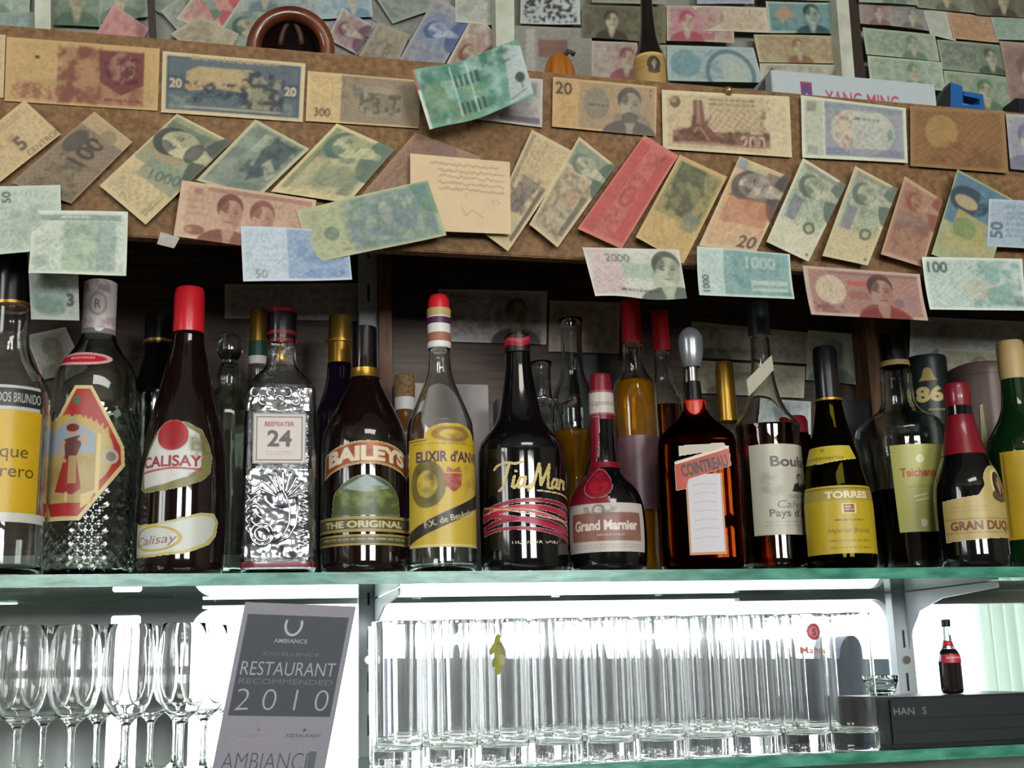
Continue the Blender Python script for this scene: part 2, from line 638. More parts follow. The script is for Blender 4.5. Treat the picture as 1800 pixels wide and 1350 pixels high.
def pchip(zs, rs, zq):
    zs, rs = np.asarray(zs, float), np.asarray(rs, float)
    h = np.diff(zs)
    dl = np.diff(rs) / h
    m = np.zeros(len(zs))
    for i in range(1, len(zs) - 1):
        if dl[i - 1] * dl[i] > 0:
            w1, w2 = 2 * h[i] + h[i - 1], h[i] + 2 * h[i - 1]
            m[i] = (w1 + w2) / (w1 / dl[i - 1] + w2 / dl[i])
    m[0], m[-1] = dl[0], dl[-1]
    k = np.clip(np.searchsorted(zs, zq) - 1, 0, len(zs) - 2)
    t = (zq - zs[k]) / h[k]
    return ((1 + 2 * t) * (1 - t) ** 2 * rs[k] + t * (1 - t) ** 2 * h[k] * m[k] + t * t * (3 - 2 * t) * rs[k + 1] + t * t * (t - 1) * h[k] * m[k + 1])


def sect(th, rx, ry, n):
    """superellipse radius vector at angle th (0 = front)"""
    s, c = np.sin(th), np.cos(th)
    r = ((np.abs(s) / rx) ** n + (np.abs(c) / ry) ** n) ** (-1.0 / n)
    return r * s, r * c


def rings_mesh(name, rings, fwd, seg=48, caps=True, mod=None):
    """rings: (z, rx, ry, n) bottom to top; fwd: unit vector of the front"""
    rt = Vector((-fwd.y, fwd.x, 0))
    th = np.linspace(0, 2 * math.pi, seg, endpoint=False)
    V = []
    for z, rx, ry, n in rings:
        a, b = sect(th, max(rx, 1e-5), max(ry, 1e-5), n)
        if mod is not None:
            k = mod(th, z, rx)
            a, b = a * k, b * k
        V.append(np.stack([a * rt.x + b * fwd.x, a * rt.y + b * fwd.y, np.full(seg, z)], -1))
    V = np.concatenate(V)
    f = []
    for i in range(len(rings) - 1):
        for k in range(seg):
            k2 = (k + 1) % seg
            f.append((i * seg + k, i * seg + k2, (i + 1) * seg + k2, (i + 1) * seg + k))
    if caps:
        f.append(tuple(range(seg))[::-1])
        f.append(tuple((len(rings) - 1) * seg + k for k in range(seg)))
    me = bpy.data.meshes.new(name)
    me.from_pydata(V.tolist(), [], f)
    return me


def flat_caps(me):
    """sharp look for rings whose silhouette turns a corner"""
    me.shade_smooth()
    bm = bmesh.new()
    bm.from_mesh(me)
    bmesh.ops.recalc_face_normals(bm, faces=bm.faces)
    for e in bm.edges:
        if len(e.link_faces) == 2 and e.calc_face_angle(0) > 0.6:
            e.smooth = False
    bm.to_mesh(me)
    bm.free()


class Bottle:
    """a bottle standing on z = z0, its outline read off the photo: prof = (row, half width in pixels), base upward"""

    def __init__(s, name, label, u, yc, prof, mat, group=None, ry=1.0, n=2.0, rot=0.0, wall=None, z0=0.0, vb=985, seg=48, mod=None, cat='bottle', body='glass_body', nring=44, sharp=False):
        s.u, s.yc = u, yc
        p = at(u, vb, yc)
        s.x, s.y, s.z0 = p.x, yc, z0
        d = Vector((s.x, s.y, 0.1)) 
        s.k = depth(d) / FPX
        v = (Vector((CAM.x, CAM.y)) - Vector((s.x, s.y))).normalized()
        a = math.radians(rot)
        s.fwd = Vector((v.x * math.cos(a) - v.y * math.sin(a), v.x * math.sin(a) + v.y * math.cos(a), 0))
        s.rt = Vector((-s.fwd.y, s.fwd.x, 0))
        s.root = thing(name, (s.x, s.y, z0), label, cat, group)
        s.ry, s.n = ry, n
        zs = [s.z(q[0]) for q in prof]
        zs[0] = 0.0
        s.zs, s.rs = np.array(zs), np.array([q[1] * s.k for q in prof])
        s.body = s.loft(body, zs[0], zs[-1], 0.0, mat, nring, seg, wall, mod, sharp)

    def z(s, v):
        return z_at(s.x, s.y, v) - s.z0

    def uax(s, v):
        """pixel column of the axis at row v"""
        P = Vector((s.x, s.y, s.z(v) + s.z0)) - CAM
        return 900 + FPX * P.dot(_R) / P.dot(_F)

    def r(s, z):
        return pchip(s.zs, s.rs, np.clip(np.asarray(z, float), s.zs[0], s.zs[-1]))

    def loft(s, name, z0, z1, off, mat, nring=40, seg=48, wall=None, mod=None, sharp=False, parent=None):
        zq = np.unique(np.concatenate([np.linspace(z0, z1, nring), [z for z in s.zs if z0 < z < z1]]))
        rr = s.r(zq) + off
        rings = [(z, r, r * s.ry, s.n) for z, r in zip(zq, rr)]
        b = min(0.004, 0.3 * rr[0])
        rings = [(z0, rr[0] - b, (rr[0] - b) * s.ry, s.n), (z0 + b * 0.3, rr[0] - b * 0.3, (rr[0] - b * 0.3) * s.ry, s.n)] + [q for q in rings if q[0] > z0 + b]
        if wall:
            inner = [(max(z, z0 + wall * 2), max(r - wall, 0.002), max(r * s.ry - wall, 0.002), s.n) for z, r, _, n in rings if z > z0 + wall * 2][::-1]
            rings = rings + inner
        me = rings_mesh(name, rings, s.fwd, seg, True, mod)
        if sharp:
            flat_caps(me)
        return link(name, me, mat, parent or s.root, smooth=not sharp)

    def band(s, name, v0, v1, off, mat, nring=12, v_sharp=True, parent=None):
        """a collar or wrap that follows the bottle between rows v0 (top) and v1"""
        za, zb = s.z(v1), s.z(v0)
        zq = np.linspace(za, zb, nring)
        rr = s.r(zq) + off
        rings = [(za, rr[0] - off * 0.9, (rr[0] - off * 0.9) * s.ry, s.n)] + [(z, r, r * s.ry, s.n) for z, r in zip(zq, rr)] + [(zb, rr[-1] - off * 0.9, (rr[-1] - off * 0.9) * s.ry, s.n)]
        me = rings_mesh(name, rings, s.fwd, 40, True)
        flat_caps(me)
        return link(name, me, mat, parent or s.root, smooth=False)

    def cap(s, name, prof, mat, parent=None, n=2.0, seg=40, curve=False):
        """a stopper or capsule: prof rows upward, half widths in pixels"""
        zs = [s.z(q[0]) for q in prof]
        rs = [q[1] * s.k for q in prof]
        if curve:
            zq = np.linspace(zs[0], zs[-1], 24)
            rs = list(pchip(zs, rs, zq))
            zs = list(zq)
        rings = [(z, r, r, n) for z, r in zip(zs, rs)]
        t = min(0.0015, rings[-1][1] * 0.4)
        rings += [(zs[-1] + t * 0.6, rs[-1] - t, rs[-1] - t, n)]
        me = rings_mesh(name, rings, s.fwd, seg, True)
        flat_caps(me)
        return link(name, me, mat, parent or s.root, smooth=False)

    def liquid(s, vtop, mat, off=-0.0036):
        return s.loft('liquid', 0.008, s.z(vtop), off, mat, 30)

    def label(s, name, art, u0, u1, v0, v1, mat=None, off=0.0006, parent=None, lab=None, vref=None):
        """a label between pixel columns u0..u1 and rows v0..v1, wrapped on the bottle"""
        vm = vref or (v0 + v1) / 2
        ua = s.uax(vm)
        zt, zb = s.z(v0), s.z(v1)
        z = np.linspace(zt, zb, art.ny)
        r = s.r(z)
        rm = float(s.r((zt + zb) / 2))
        if s.n < 2.3:
            a0, a1 = (math.asin(max(-0.999, min(0.999, (q - ua) * s.k / rm))) for q in (u0, u1))
            if u0 - ua < -rm / s.k:
                a0 = -math.pi / 2 - 0.25
            if u1 - ua > rm / s.k:
                a1 = math.pi / 2 + 0.25
            th = np.linspace(a0, a1, art.nx)
            a = np.sin(th)[None, :] * (r + off)[:, None]
            b = np.cos(th)[None, :] * (r * s.ry + off)[:, None]
        else:
            x = np.linspace((u0 - ua) * s.k, (u1 - ua) * s.k, art.nx)[None, :] * np.ones((art.ny, 1))
            rx = r[:, None]
            x = np.clip(x, -0.985 * rx, 0.985 * rx)
            b = rx * s.ry * (1 - np.abs(x / rx) ** s.n) ** (1 / s.n) + off
            a = x
        P = np.stack([a * s.rt.x + b * s.fwd.x, a * s.rt.y + b * s.fwd.y, np.repeat(z[:, None], art.nx, 1)], -1)
        me = sheet_mesh(name, art, P)
        o = link(name, me, mat or M['label'], parent or s.root)
        if lab:
            o['label'] = lab
        return o
# ------------------------------------------------------------------ the setting
YB = -0.03           # front face of the chipboard fascia
YW = 0.32            # wall behind the bar
Z_BOARD0 = at(1000, 455, YB).z
Z_BOARD1 = at(720, 105, YB).z
Z_LEDGE = Z_BOARD1 - 0.006
Z_LOW = at(1300, 1331, 0.0).z
SH_T = 0.014
Z_SH = -SH_T
XL, XR = -1.35, 1.75


def holed_panel(name, y, x0, x1, z0, z1, holes, mat, thick=0.02):
    cu = bpy.data.curves.new(name, 'CURVE')
    cu.dimensions = '2D'
    cu.fill_mode = 'BOTH'
    cu.extrude = thick / 2
    for pts in [[(x0, z0), (x1, z0), (x1, z1), (x0, z1)]] + holes:
        sp = cu.splines.new('POLY')
        sp.points.add(len(pts) - 1)
        for p, q in zip(sp.points, pts):
            p.co = (q[0], q[1], 0, 1)
        sp.use_cyclic_u = True
    o = bpy.data.objects.new(name, cu)
    COL.objects.link(o)
    me = bpy.data.meshes.new_from_object(o)
    bpy.data.objects.remove(o)
    bpy.data.curves.remove(cu)
    me.transform(Matrix(((1, 0, 0, 0), (0, 0, -1, y), (0, 1, 0, 0), (0, 0, 0, 1))))
    me.name = name
    me.materials.clear()
    return struct(link(name, me, mat, smooth=False))


def rrect(x0, x1, z0, z1, r, top_only=True):
    pts = []
    for cx, cz, a0 in ((x1 - r, z1 - r, 0), (x0 + r, z1 - r, 90)):
        for k in range(9):
            a = math.radians(a0 + k * 11.25)
            pts.append((cx + r * math.cos(a), cz + r * math.sin(a)))
    return pts + [(x0, z0), (x1, z0)]


def ux(u, y=YW, v=1200):
    return at(u, v, y).x


zA = at(900, 1062, YW).z
zD = at(1650, 1062, YW).z
zb_ = Z_LOW - 0.002
zS = -SH_T - 0.004


def step_hole():
    """the wide opening: its head rises to the shelf in two stretches"""
    h = rrect(ux(333), ux(1578), zb_, zA, 0.03)
    r_, l_ = h[:9], h[9:18]
    return r_ + [(ux(1310), zA), (ux(1310), zS), (ux(352), zS), (ux(352), zA)] + l_[1:] + h[18:]


holesL = [step_hole(), rrect(ux(190), ux(243), zb_, at(215, 1082, YW).z, 0.004),
          rrect(ux(1612), ux(1850), zb_, zD, 0.03)]
ZTOP = 1.5
holed_panel('wall_back_lower', YW + 0.01, -3, 3, -1.3, 0.05, holesL, M['lower_wall'])
struct(box_obj('wall_back_middle', (-3, YW, 0.05), (3, YW + 0.02, Z_LEDGE), M['dark_wood']))
struct(box_obj('wall_back_upper', (-3, YW, Z_LEDGE), (3, YW + 0.02, ZTOP), M['upper_wall']))
holed_panel('wall_rear', -4.4, -3, 3, -1.3, ZTOP, [rrect(q[0] - q[3] / 2, q[0] + q[3] / 2, q[2] - q[4] / 2, q[2] + q[4] / 2, 0.002) for q in (WINB, WINC)], M['room_wall'], 0.06)
struct(box_obj('wall_left', (-3.05, -4.4, -1.3), (-3, YW, ZTOP), M['room_wall']))
struct(box_obj('wall_right', (3, -4.4, -1.3), (3.05, YW, ZTOP), M['room_wall']))
struct(box_obj('floor', (-3, -4.4, -1.35), (3, YW, -1.3), M['floor']))
struct(box_obj('ceiling', (-3, -4.4, ZTOP), (3, YW, ZTOP + 0.05), M['room_wall']))

# the rear window: frame and glazing bars stand in front of the daylight
for wn_, Wn in (('window_1', WINB), ('window_5', WINC)):
    bm = bmesh.new()
    wx, wy, wz, ww, wh = Wn
    for x0, x1, z0, z1 in ((-.5, -.45, -.5, .5), (.45, .5, -.5, .5), (-.5, .5, -.5, -.44), (-.5, .5, .44, .5), (-.19, -.14, -.5, .5), (.14, .19, -.5, .5), (-.5, .5, -.03, .03)):
        add_box(bm, (wx + x0 * ww, wy, wz + z0 * wh), (wx + x1 * ww, wy + 0.04, wz + z1 * wh))
    struct(bm_obj(wn_, bm, M['white_frame']))
bm = bmesh.new()
wx, wy, wz, ww, wh = WINL
for y0, y1, z0, z1 in ((-.5, -.44, -.5, .5), (.44, .5, -.5, .5), (-.5, .5, -.5, -.43), (-.5, .5, .43, .5), (-.03, .03, -.5, .5), (-.5, .5, -.03, .03)):
    add_box(bm, (wx, wy + y0 * ww, wz + z0 * wh), (wx + 0.04, wy + y1 * ww, wz + z1 * wh))
struct(bm_obj('window_2', bm, M['white_frame']))
# panes of the openings behind the glasses, and the parapet outside them
struct(box_obj('window_3', (ux(333) - 0.002, YW + 0.012, zb_), (ux(1578) + 0.002, YW + 0.016, zS), M['pane']))
struct(box_obj('window_4', (ux(1612), YW + 0.012, zb_), (ux(1850), YW + 0.016, zD), M['pane']))
# a low parapet outside, its top line broken by rounded copings
def outside_row(y0, y1, bumps, u0, u1, vtop, zlow, mat, name):
    top = []
    for u in np.arange(u0, u1 + 1, 3.0):
        h = 0.0
        for c, w, q in bumps:
            t = (u - c) / w
            if abs(t) < 1:
                h = max(h, 0.62 * q * (math.sqrt(1 - t * t) if c % 2 else (1 - abs(t)) ** 0.8))
        top.append(at(u, vtop - h, y0))
    bm = bmesh.new()
    fr = [bm.verts.new((p.x, y0, p.z)) for p in top] + [bm.verts.new((top[-1].x, y0, zlow)), bm.verts.new((top[0].x, y0, zlow))]
    bk = [bm.verts.new((v.co.x, y1, v.co.z)) for v in fr]
    bm.faces.new(fr)
    bm.faces.new(bk[::-1])
    for i in range(len(fr)):
        j = (i + 1) % len(fr)
        bm.faces.new((fr[i], bk[i], bk[j], fr[j]))
    return struct(bm_obj(name, bm, mat))


outside_row(0.5, 0.56, [(741, 16, 60), (803, 17, 40), (862, 26, 50), (962, 14, 60), (1044, 18, 44), (1144, 17, 60), (1183, 14, 30), (1259, 27, 64), (1365, 20, 56), (1499, 30, 66)], 668, 1566, 1158, -1.3, M['ext'], 'exterior_wall')

# the sky's light comes in by these openings
for x0, x1, zt in ((ux(333), ux(1578), zS), (ux(1612), ux(1850), zD)):
    area_light('sky_portal', ((x0 + x1) / 2, YW + 0.03, (zb_ + zt) / 2), ((x0 + x1) / 2, 0, (zb_ + zt) / 2), x1 - x0, zt - zb_, 1.0, portal=True)

# fascia, plank over the bottles, glass shelves, uprights
board = box_obj('chipboard_fascia', (XL, YB, Z_BOARD0), (XR, YB + 0.018, Z_BOARD1), M['chip'], bevel=0.0015)
tag(board, 'long brown chipboard fascia covered in pinned banknotes above the bottles', 'board')
plank = box_obj('upper_plank', (XL, YB + 0.019, Z_LEDGE - 0.018), (XR, YW - 0.001, Z_LEDGE), M['dark_wood'])
tag(plank, 'dark wooden plank behind the top edge of the chipboard fascia', 'shelf')


def glass_shelf(name, z, label):
    t = thing(name, (0, 0, z), label, 'shelf')
    box_obj('pane', (XL, 0.0016, 0.0), (XR, 0.3, SH_T), M['shelf'], t)
    bm = bmesh.new()
    add_box(bm, (XL, 0.0, 0.0002), (XR, 0.0014, SH_T - 0.0002))
    bm_obj('polished_edge', bm, M['edge'], t)['label'] = 'green polished glass edge'
    return t


glass_shelf('glass_shelf', -SH_T, 'green edged glass shelf carrying the row of liquor bottles')
glass_shelf('glass_shelf', Z_LOW - SH_T, 'green edged glass shelf carrying the drinking glasses at the bottom')


def upright(u, label, ztop, ub=None):
    y = 0.285
    x = at(u, 1160, y).x
    w = 0.0135
    t = thing('slotted_upright', (x, y, Z_LOW), label, 'shelf upright')
    bm = bmesh.new()
    add_box(bm, (-w, 0, 0), (w, 0.02, ztop - Z_LOW), 0.001)
    bm_obj('post', bm, M['upright'], t)
    for v in range(-1, 12):
        z = at(u, 1275 - v * 76, y).z - Z_LOW
        if 0.03 < z < ztop - Z_LOW - 0.03:
            box_obj('slot', (-0.0017, -0.0006, z - 0.013), (0.0017, 0.0005, z + 0.013), M['slot'], t)
    z = at(u, 1160, y).z - Z_LOW
    sc = bpy.data.objects.new('screw', tube_mesh('screw', [(0.0, -0.004, z), (0.0, 0.001, z)], 0.006, 14))
    sc.data.materials.append(M['silver'])
    COL.objects.link(sc)
    sc.parent = t
    # bracket arm under the shelf, a thin curved plate
    zz = -SH_T - 0.0012 - Z_LOW
    prof = [(0.0, zz), (-0.235, zz), (-0.235, zz - 0.008), (-0.10, zz - 0.014), (-0.035, zz - 0.03), (-0.012, zz - 0.055), (0.0, zz - 0.085)]
    bm = bmesh.new()
    a = [bm.verts.new((0.0075, q[0], q[1])) for q in prof]
    b = [bm.verts.new((0.0100, q[0], q[1])) for q in prof]
    bm.faces.new(a)
    bm.faces.new(b[::-1])
    for i in range(len(prof)):
        j = (i + 1) % len(prof)
        bm.faces.new((a[i], b[i], b[j], a[j]))
    bm_obj('bracket', bm, M['upright'], t)
    return t


upright(648, 'white slotted steel upright standing between the printed sign and the highball glasses', Z_LEDGE - 0.022)
upright(1592, 'white slotted steel upright standing to the right of the highball glasses', -SH_T - 0.001)

# divider posts inside the bottle recess
for u, lb in ((678, 'brown wooden divider post behind the bottle with the red and white cap'), (1533, 'brown wooden divider post behind the bottle with black capsule and yellow labels')):
    y = 0.27
    x = at(u, 620, y).x
    tag(box_obj('divider_post', (x - 0.009, y, 0.0005), (x + 0.009, YW - 0.002, Z_LEDGE - 0.019), M['wood_edge']), lb, 'post')


def bar(name, p, q, wpx, y, th, mat, label, cat):
    """a flat slat between two pixels of the plane y"""
    a, b = at(*p, y), at(*q, y)
    d = (b - a).normalized()
    n = Vector((-d.z, 0, d.x))
    w = wpx * depth(a) / FPX / 2
    bm = bmesh.new()
    vs = []
    for yy in (y, y + th):
        for c, s_ in ((a, 1), (a, -1), (b, -1), (b, 1)):
            r_ = c + n * w * s_
            vs.append(bm.verts.new((r_.x, yy, r_.z)))
    bm.faces.new(vs[:4])
    bm.faces.new(vs[4:][::-1])
    for i in range(4):
        j = (i + 1) % 4
        bm.faces.new((vs[i], vs[i + 4], vs[j + 4], vs[j]))
    return tag(bm_obj(name, bm, mat), label, cat)


bar('wall_slat_or_gap', (75, 70), (75, -60), 27, 0.27, 0.03, M['white_frame'], 'narrow white slat on the wall near the top left corner', 'slat')
bar('cane', (270, 90), (262, -60), 13, 0.25, 0.01, M['dark_stick'], 'thin dark cane leaning on the wall left of the clay bowl', 'cane')
bar('wall_slat_or_gap', (890, 150), (886, -60), 34, 0.27, 0.03, M['white_frame'], 'white slat on the wall just above the folded green banknote', 'slat')
bar('wall_slat_or_gap', (1496, 190), (1476, -60), 24, 0.27, 0.03, M['white_frame'], 'white slat on the wall above the white box with red lettering', 'slat')
bar('wall_slat_or_gap', (1516, 190), (1494, -60), 20, 0.29, 0.01, M['dark_stick'], 'dark strip standing for the shaded gap beside the white slat above the white box', 'slat')  # added dark strip stands in for the shaded gap by the slat

# ------------------------------------------------------------------ banknotes


def note(quad, label, draw, bg='#c0aa80', y=YB, group='banknotes pinned to the chipboard fascia', res=0.72, curl=0.0, wave=0.0, seed=0, fold=None, age=0.12, name='banknote', cat='banknote'):
    (ax, ay), (bx, by), (cx, cy_), (dx, dy) = quad
    w = (math.hypot(bx - ax, by - ay) + math.hypot(cx - dx, cy_ - dy)) / 2
    h = (math.hypot(dx - ax, dy - ay) + math.hypot(cx - bx, cy_ - by)) / 2
    A = Art(w, h, bg, w * res, seed)
    draw(A)
    if name == 'banknote':
        A.eng(0.03, 0.05, 0.97, 0.95, '#4a463c', 0.25, 30, 0.42, 0.7, seed=21)
    A.soften(1, 0.17)
    A.age(age)
    return sheet_quad(name, A, quad, y, M['note'], label, cat, group, curl, wave, fold)


def plain(ink, ink2='#8a8f70', fx=0.75, skin='#b5ab8a', num=None, nx=0.16, ny=0.82, side=0.0, beard=False, tint=None):
    """a usual note: tinted panel, portrait, guilloche and rows of small print"""
    def d(A):
        if tint:
            A.rect(side, 0.06, 0.97, 0.94, tint, 0.75)
        A.gui(side + 0.02, 0.08, 0.96, 0.92, ink2, 0.3, 55)
        A.eng(side + 0.03, 0.1, 0.95, 0.9, ink, 0.5, 9)
        A.eng(side + 0.05, 0.2, 0.7, 0.85, ink2, 0.5, 14)
        A.dashes(side + 0.1, 0.08, 0.62, 0.2, 2, ink, 0.6, A.seed)
        if fx is not None:
            A.ell(fx, 0.5, 0.42, 0.46, ink2, 0.45)
            A.face(fx, 0.44, 0.5, ink, skin, beard=beard)
        A.rect(0.03, 0.05, 0.97, 0.065, ink, 0.5)
        A.rect(0.03, 0.935, 0.97, 0.95, ink, 0.5)
        if num:
            A.text(num, nx, ny, 0.17, ink, 0.9, bold=0.02)
    return d


FG = 'banknotes pinned to the chipboard fascia'

# --- upper row, left to right
note([(-150, 50), (10, 62), (6, 172), (-150, 165)], 'cream banknote cut by the left frame edge in the upper row', plain('#a08a5a', '#b59c66', 0.3), '#c2a878', seed=1)


def d_a2(A):
    A.rect(0.36, 0.08, 0.90, 0.96, '#8f5340', 0.55)
    A.eng(0.33, 0.05, 0.62, 0.97, '#70302c', 0.8, 6)
    A.eng(0.05, 0.68, 0.9, 0.95, '#8a4a3c', 0.75, 10)
    A.poly([(0.60, 0.1), (0.90, 0.1), (0.90, 0.62), (0.75, 0.8), (0.61, 0.6)], '#6f2b30', 0.9)
    A.ell(0.755, 0.36, 0.21, 0.25, '#9a6a55', 0.85)
    A.eng(0.64, 0.14, 0.87, 0.62, '#54202a', 0.9, 14)
    A.dashes(0.64, 0.86, 0.88, 0.93, 1, '#6f2b30', 0.9)
    A.ell(0.2, 0.28, 0.04, 0.03, '#3a2a1a', 0.9)
    A.gui(0.04, 0.7, 0.3, 0.95, '#8a4a3c', 0.4, 70)


note([(12, 65), (281, 86), (277, 195), (8, 178)], 'worn dark red banknote with a crest, at the left of the upper row', d_a2, '#b8955a', seed=2)


def d_a3(A):
    A.rect(0.03, 0.06, 0.97, 0.94, '#4f5d68')
    A.rect(0.05, 0.09, 0.95, 0.90, '#5d6a70', 0.7)
    A.dashes(0.2, 0.03, 0.82, 0.16, 1, '#a8966a', 0.95)
    A.poly([(0.16, 0.62), (0.17, 0.3), (0.25, 0.2), (0.62, 0.2), (0.62, 0.6), (0.4, 0.55)], '#b59b68', 0.95)
    A.eng(0.15, 0.45, 0.6, 0.8, '#2f3c48', 0.95, 13)
    A.poly([(0.56, 0.25), (0.66, 0.2), (0.74, 0.4), (0.84, 0.3), (0.80, 0.85), (0.55, 0.85), (0.62, 0.55)], '#8f8a6c', 0.85)
    A.eng(0.55, 0.2, 0.86, 0.9, '#2e3944', 0.9, 11)
    A.ell(0.66, 0.26, 0.07, 0.06, '#2e3944', 0.9)
    for x in (0.095, 0.905):
        A.rect(x - 0.055, 0.38, x + 0.055, 0.62, '#39485a', 0.7)
        A.text('20', x, 0.5, 0.15, '#c4b48a', 1, bold=0.03)
    A.eng(0.05, 0.7, 0.2, 0.92, '#8a917e', 0.6, 9)
    A.eng(0.85, 0.7, 0.96, 0.92, '#8a917e', 0.6, 9)
    A.rect(0.16, 0.86, 0.84, 0.9, '#a8a184', 0.7)


note([(286, 90), (537, 112), (532, 215), (283, 198)], 'blue banknote with a cream border and 20 in both corners', d_a3, '#c4b083', seed=3)


def d_a4(A):
    A.rect(0.30, 0.03, 1.0, 0.97, '#8b7a62', 0.85)
    A.gui(0.3, 0.03, 1, 0.97, '#6f6a5c', 0.35, 70)
    A.rect(0.45, 0.22, 0.85, 0.82, '#9a8c72', 0.9)
    A.ell(0.65, 0.55, 0.34, 0.2, '#6e6552', 0.6)
    A.eng(0.46, 0.35, 0.84, 0.8, '#4c473e', 0.8, 12)
    A.eng(0.3, 0.05, 0.5, 0.5, '#5c5b58', 0.6, 10)
    A.dashes(0.05, 0.08, 0.26, 0.26, 2, '#a88a55', 0.5)
    A.text('300', 0.14, 0.80, 0.17, '#574a38', 1, bold=0.02)


note([(541, 125), (740, 142), (735, 226), (537, 213)], 'brownish banknote marked 300 beside the blue one', d_a4, '#c6a871', seed=4)


def d_a5(A):
    A.rect(0.05, 0.05, 0.97, 0.95, '#aaa59f', 0.7)
    A.rect(0.66, 0.1, 0.93, 0.35, '#7c7f84', 0.9)
    A.rect(0.5, 0.82, 0.97, 0.95, '#5d4d68', 0.8)
    A.eng(0.3, 0.3, 0.95, 0.8, '#8d8496', 0.5, 9)


note([(800, 126), (954, 140), (953, 224), (800, 206)], 'pale lilac banknote mostly hidden behind the folded green banknote', d_a5, '#b9b1a6', seed=5)


def d_a7(A):
    A.rect(0.25, 0.04, 0.99, 0.96, '#a58d68', 0.9)
    A.gui(0.25, 0.04, 0.98, 0.96, '#8a7c64', 0.3, 75)
    A.ell(0.42, 0.45, 0.26, 0.32, '#857a69', 0.8)
    A.text('20', 0.105, 0.2, 0.25, '#4b4136', 1, bold=0.02)
    A.line([(0.06, 0.64), (0.12, 0.58), (0.18, 0.6)], 0.02, '#8a734c', 0.6)
    A.dashes(0.34, 0.46, 0.54, 0.56, 1, '#5d5648', 0.9)
    A.face(0.74, 0.42, 0.58, '#5a5650', '#a8967a', '#54504c', beard=True)
    for q in (0.1, 0.2):
        A.ell(0.94, q, 0.03, 0.03, '#a04a30', 0.9)
    A.eng(0.6, 0.6, 0.95, 0.95, '#5f6064', 0.5, 8)


note([(972, 135), (1154, 153), (1153, 240), (970, 223)], 'tan banknote marked 20 with a bearded portrait, right of the folded green one', d_a7, '#c39c62', seed=6)


def d_a8(A):
    A.rect(0.04, 0.06, 0.8, 0.95, '#b79d76', 0.6)
    A.rect(0.08, 0.66, 0.83, 0.86, '#7e5140', 0.8)
    A.eng(0.08, 0.62, 0.83, 0.86, '#5b3830', 0.9, 10)
    A.ell(0.1, 0.19, 0.09, 0.1, '#5f4d3c', 0.9)
    A.ell(0.09, 0.16, 0.05, 0.05, '#a38a63', 0.9)
    A.poly([(0.24, 0.14), (0.31, 0.14), (0.33, 0.5), (0.4, 0.68), (0.44, 0.82), (0.12, 0.82), (0.2, 0.66), (0.235, 0.5)], '#7b4a3c', 0.9)
    A.line([(0.275, 0.16), (0.27, 0.6), (0.2, 0.8)], 0.02, '#b08f6c', 0.8)
    A.line([(0.28, 0.16), (0.29, 0.6), (0.35, 0.8)], 0.02, '#b08f6c', 0.8)
    A.eng(0.2, 0.4, 0.38, 0.82, '#4c2a24', 0.7, 14)
    A.dashes(0.36, 0.1, 0.72, 0.25, 2, '#6a5440', 0.7)
    A.gui(0.36, 0.25, 0.78, 0.62, '#8c7350', 0.45, 60)
    A.eng(0.76, 0.1, 0.84, 0.6, '#7b5340', 0.8, 16)
    A.text('200', 0.70, 0.80, 0.2, '#c3a883', 1, bold=0.03)
    A.text('200', 0.705, 0.80, 0.17, '#6b3a30', 0.85, bold=-0.01)
    A.rect(0.08, 0.87, 0.84, 0.885, '#7e5140', 0.9)


note([(1163, 158), (1387, 170), (1392, 277), (1165, 262)], 'cream banknote marked 200 with a brown tower monument', d_a8, '#c8b68c', seed=7)


def d_a9(A):
    A.rect(0.03, 0.05, 0.2, 0.95, '#a8ab92', 0.7)
    A.rect(0.05, 0.08, 0.14, 0.24, '#888c7e', 0.9)
    A.rect(0.05, 0.8, 0.15, 0.93, '#8a8d86', 0.7)
    A.rect(0.22, 0.04, 0.97, 0.94, '#8a8d97', 0.9)
    A.ell(0.58, 0.5, 0.55, 0.42, '#b5b6a0', 0.9)
    A.ell(0.40, 0.48, 0.16, 0.3, '#c0ae9a', 0.8)
    A.eng(0.32, 0.18, 0.48, 0.8, '#a0756c', 0.8, 10)
    A.dashes(0.5, 0.26, 0.75, 0.36, 1, '#61647a', 0.9)
    A.gui(0.5, 0.4, 0.95, 0.9, '#8d92a5', 0.4, 50)
    A.rect(0.22, 0.8, 0.97, 0.93, '#747790', 0.6)
    A.rect(0.22, 0.06, 0.97, 0.15, '#7c8894', 0.7)
    A.ell(0.84, 0.52, 0.05, 0.1, '#5f8a7c', 0.8)


note([(1407, 168), (1592, 190), (1595, 287), (1410, 277)], 'white and violet banknote with a wide pale margin, under the white box', d_a9, '#c3c7ac', seed=8)


def d_a10(A):
    A.rect(0.05, 0.06, 0.95, 0.95, '#8a5d30', 0.6)
    A.gui(0.04, 0.06, 0.95, 0.95, '#6e4523', 0.35, 60)
    A.ell(0.32, 0.4, 0.26, 0.28, '#a88444', 0.7)
    A.eng(0.15, 0.55, 0.9, 0.95, '#6b4020', 0.6, 8)
    A.dashes(0.55, 0.1, 0.85, 0.16, 1, '#a04a2c', 0.6)


note([(1599, 187), (1765, 195), (1772, 305), (1600, 292)], 'dark orange brown banknote in the upper row, nearly the colour of the board', d_a10, '#8d6a3c', seed=9)
note([(1768, 200), (1900, 208), (1905, 312), (1776, 297)], 'grey blue banknote cut by the right frame edge', plain('#6d6f86', '#8d90a0', 0.3), '#a3a39a', seed=10)

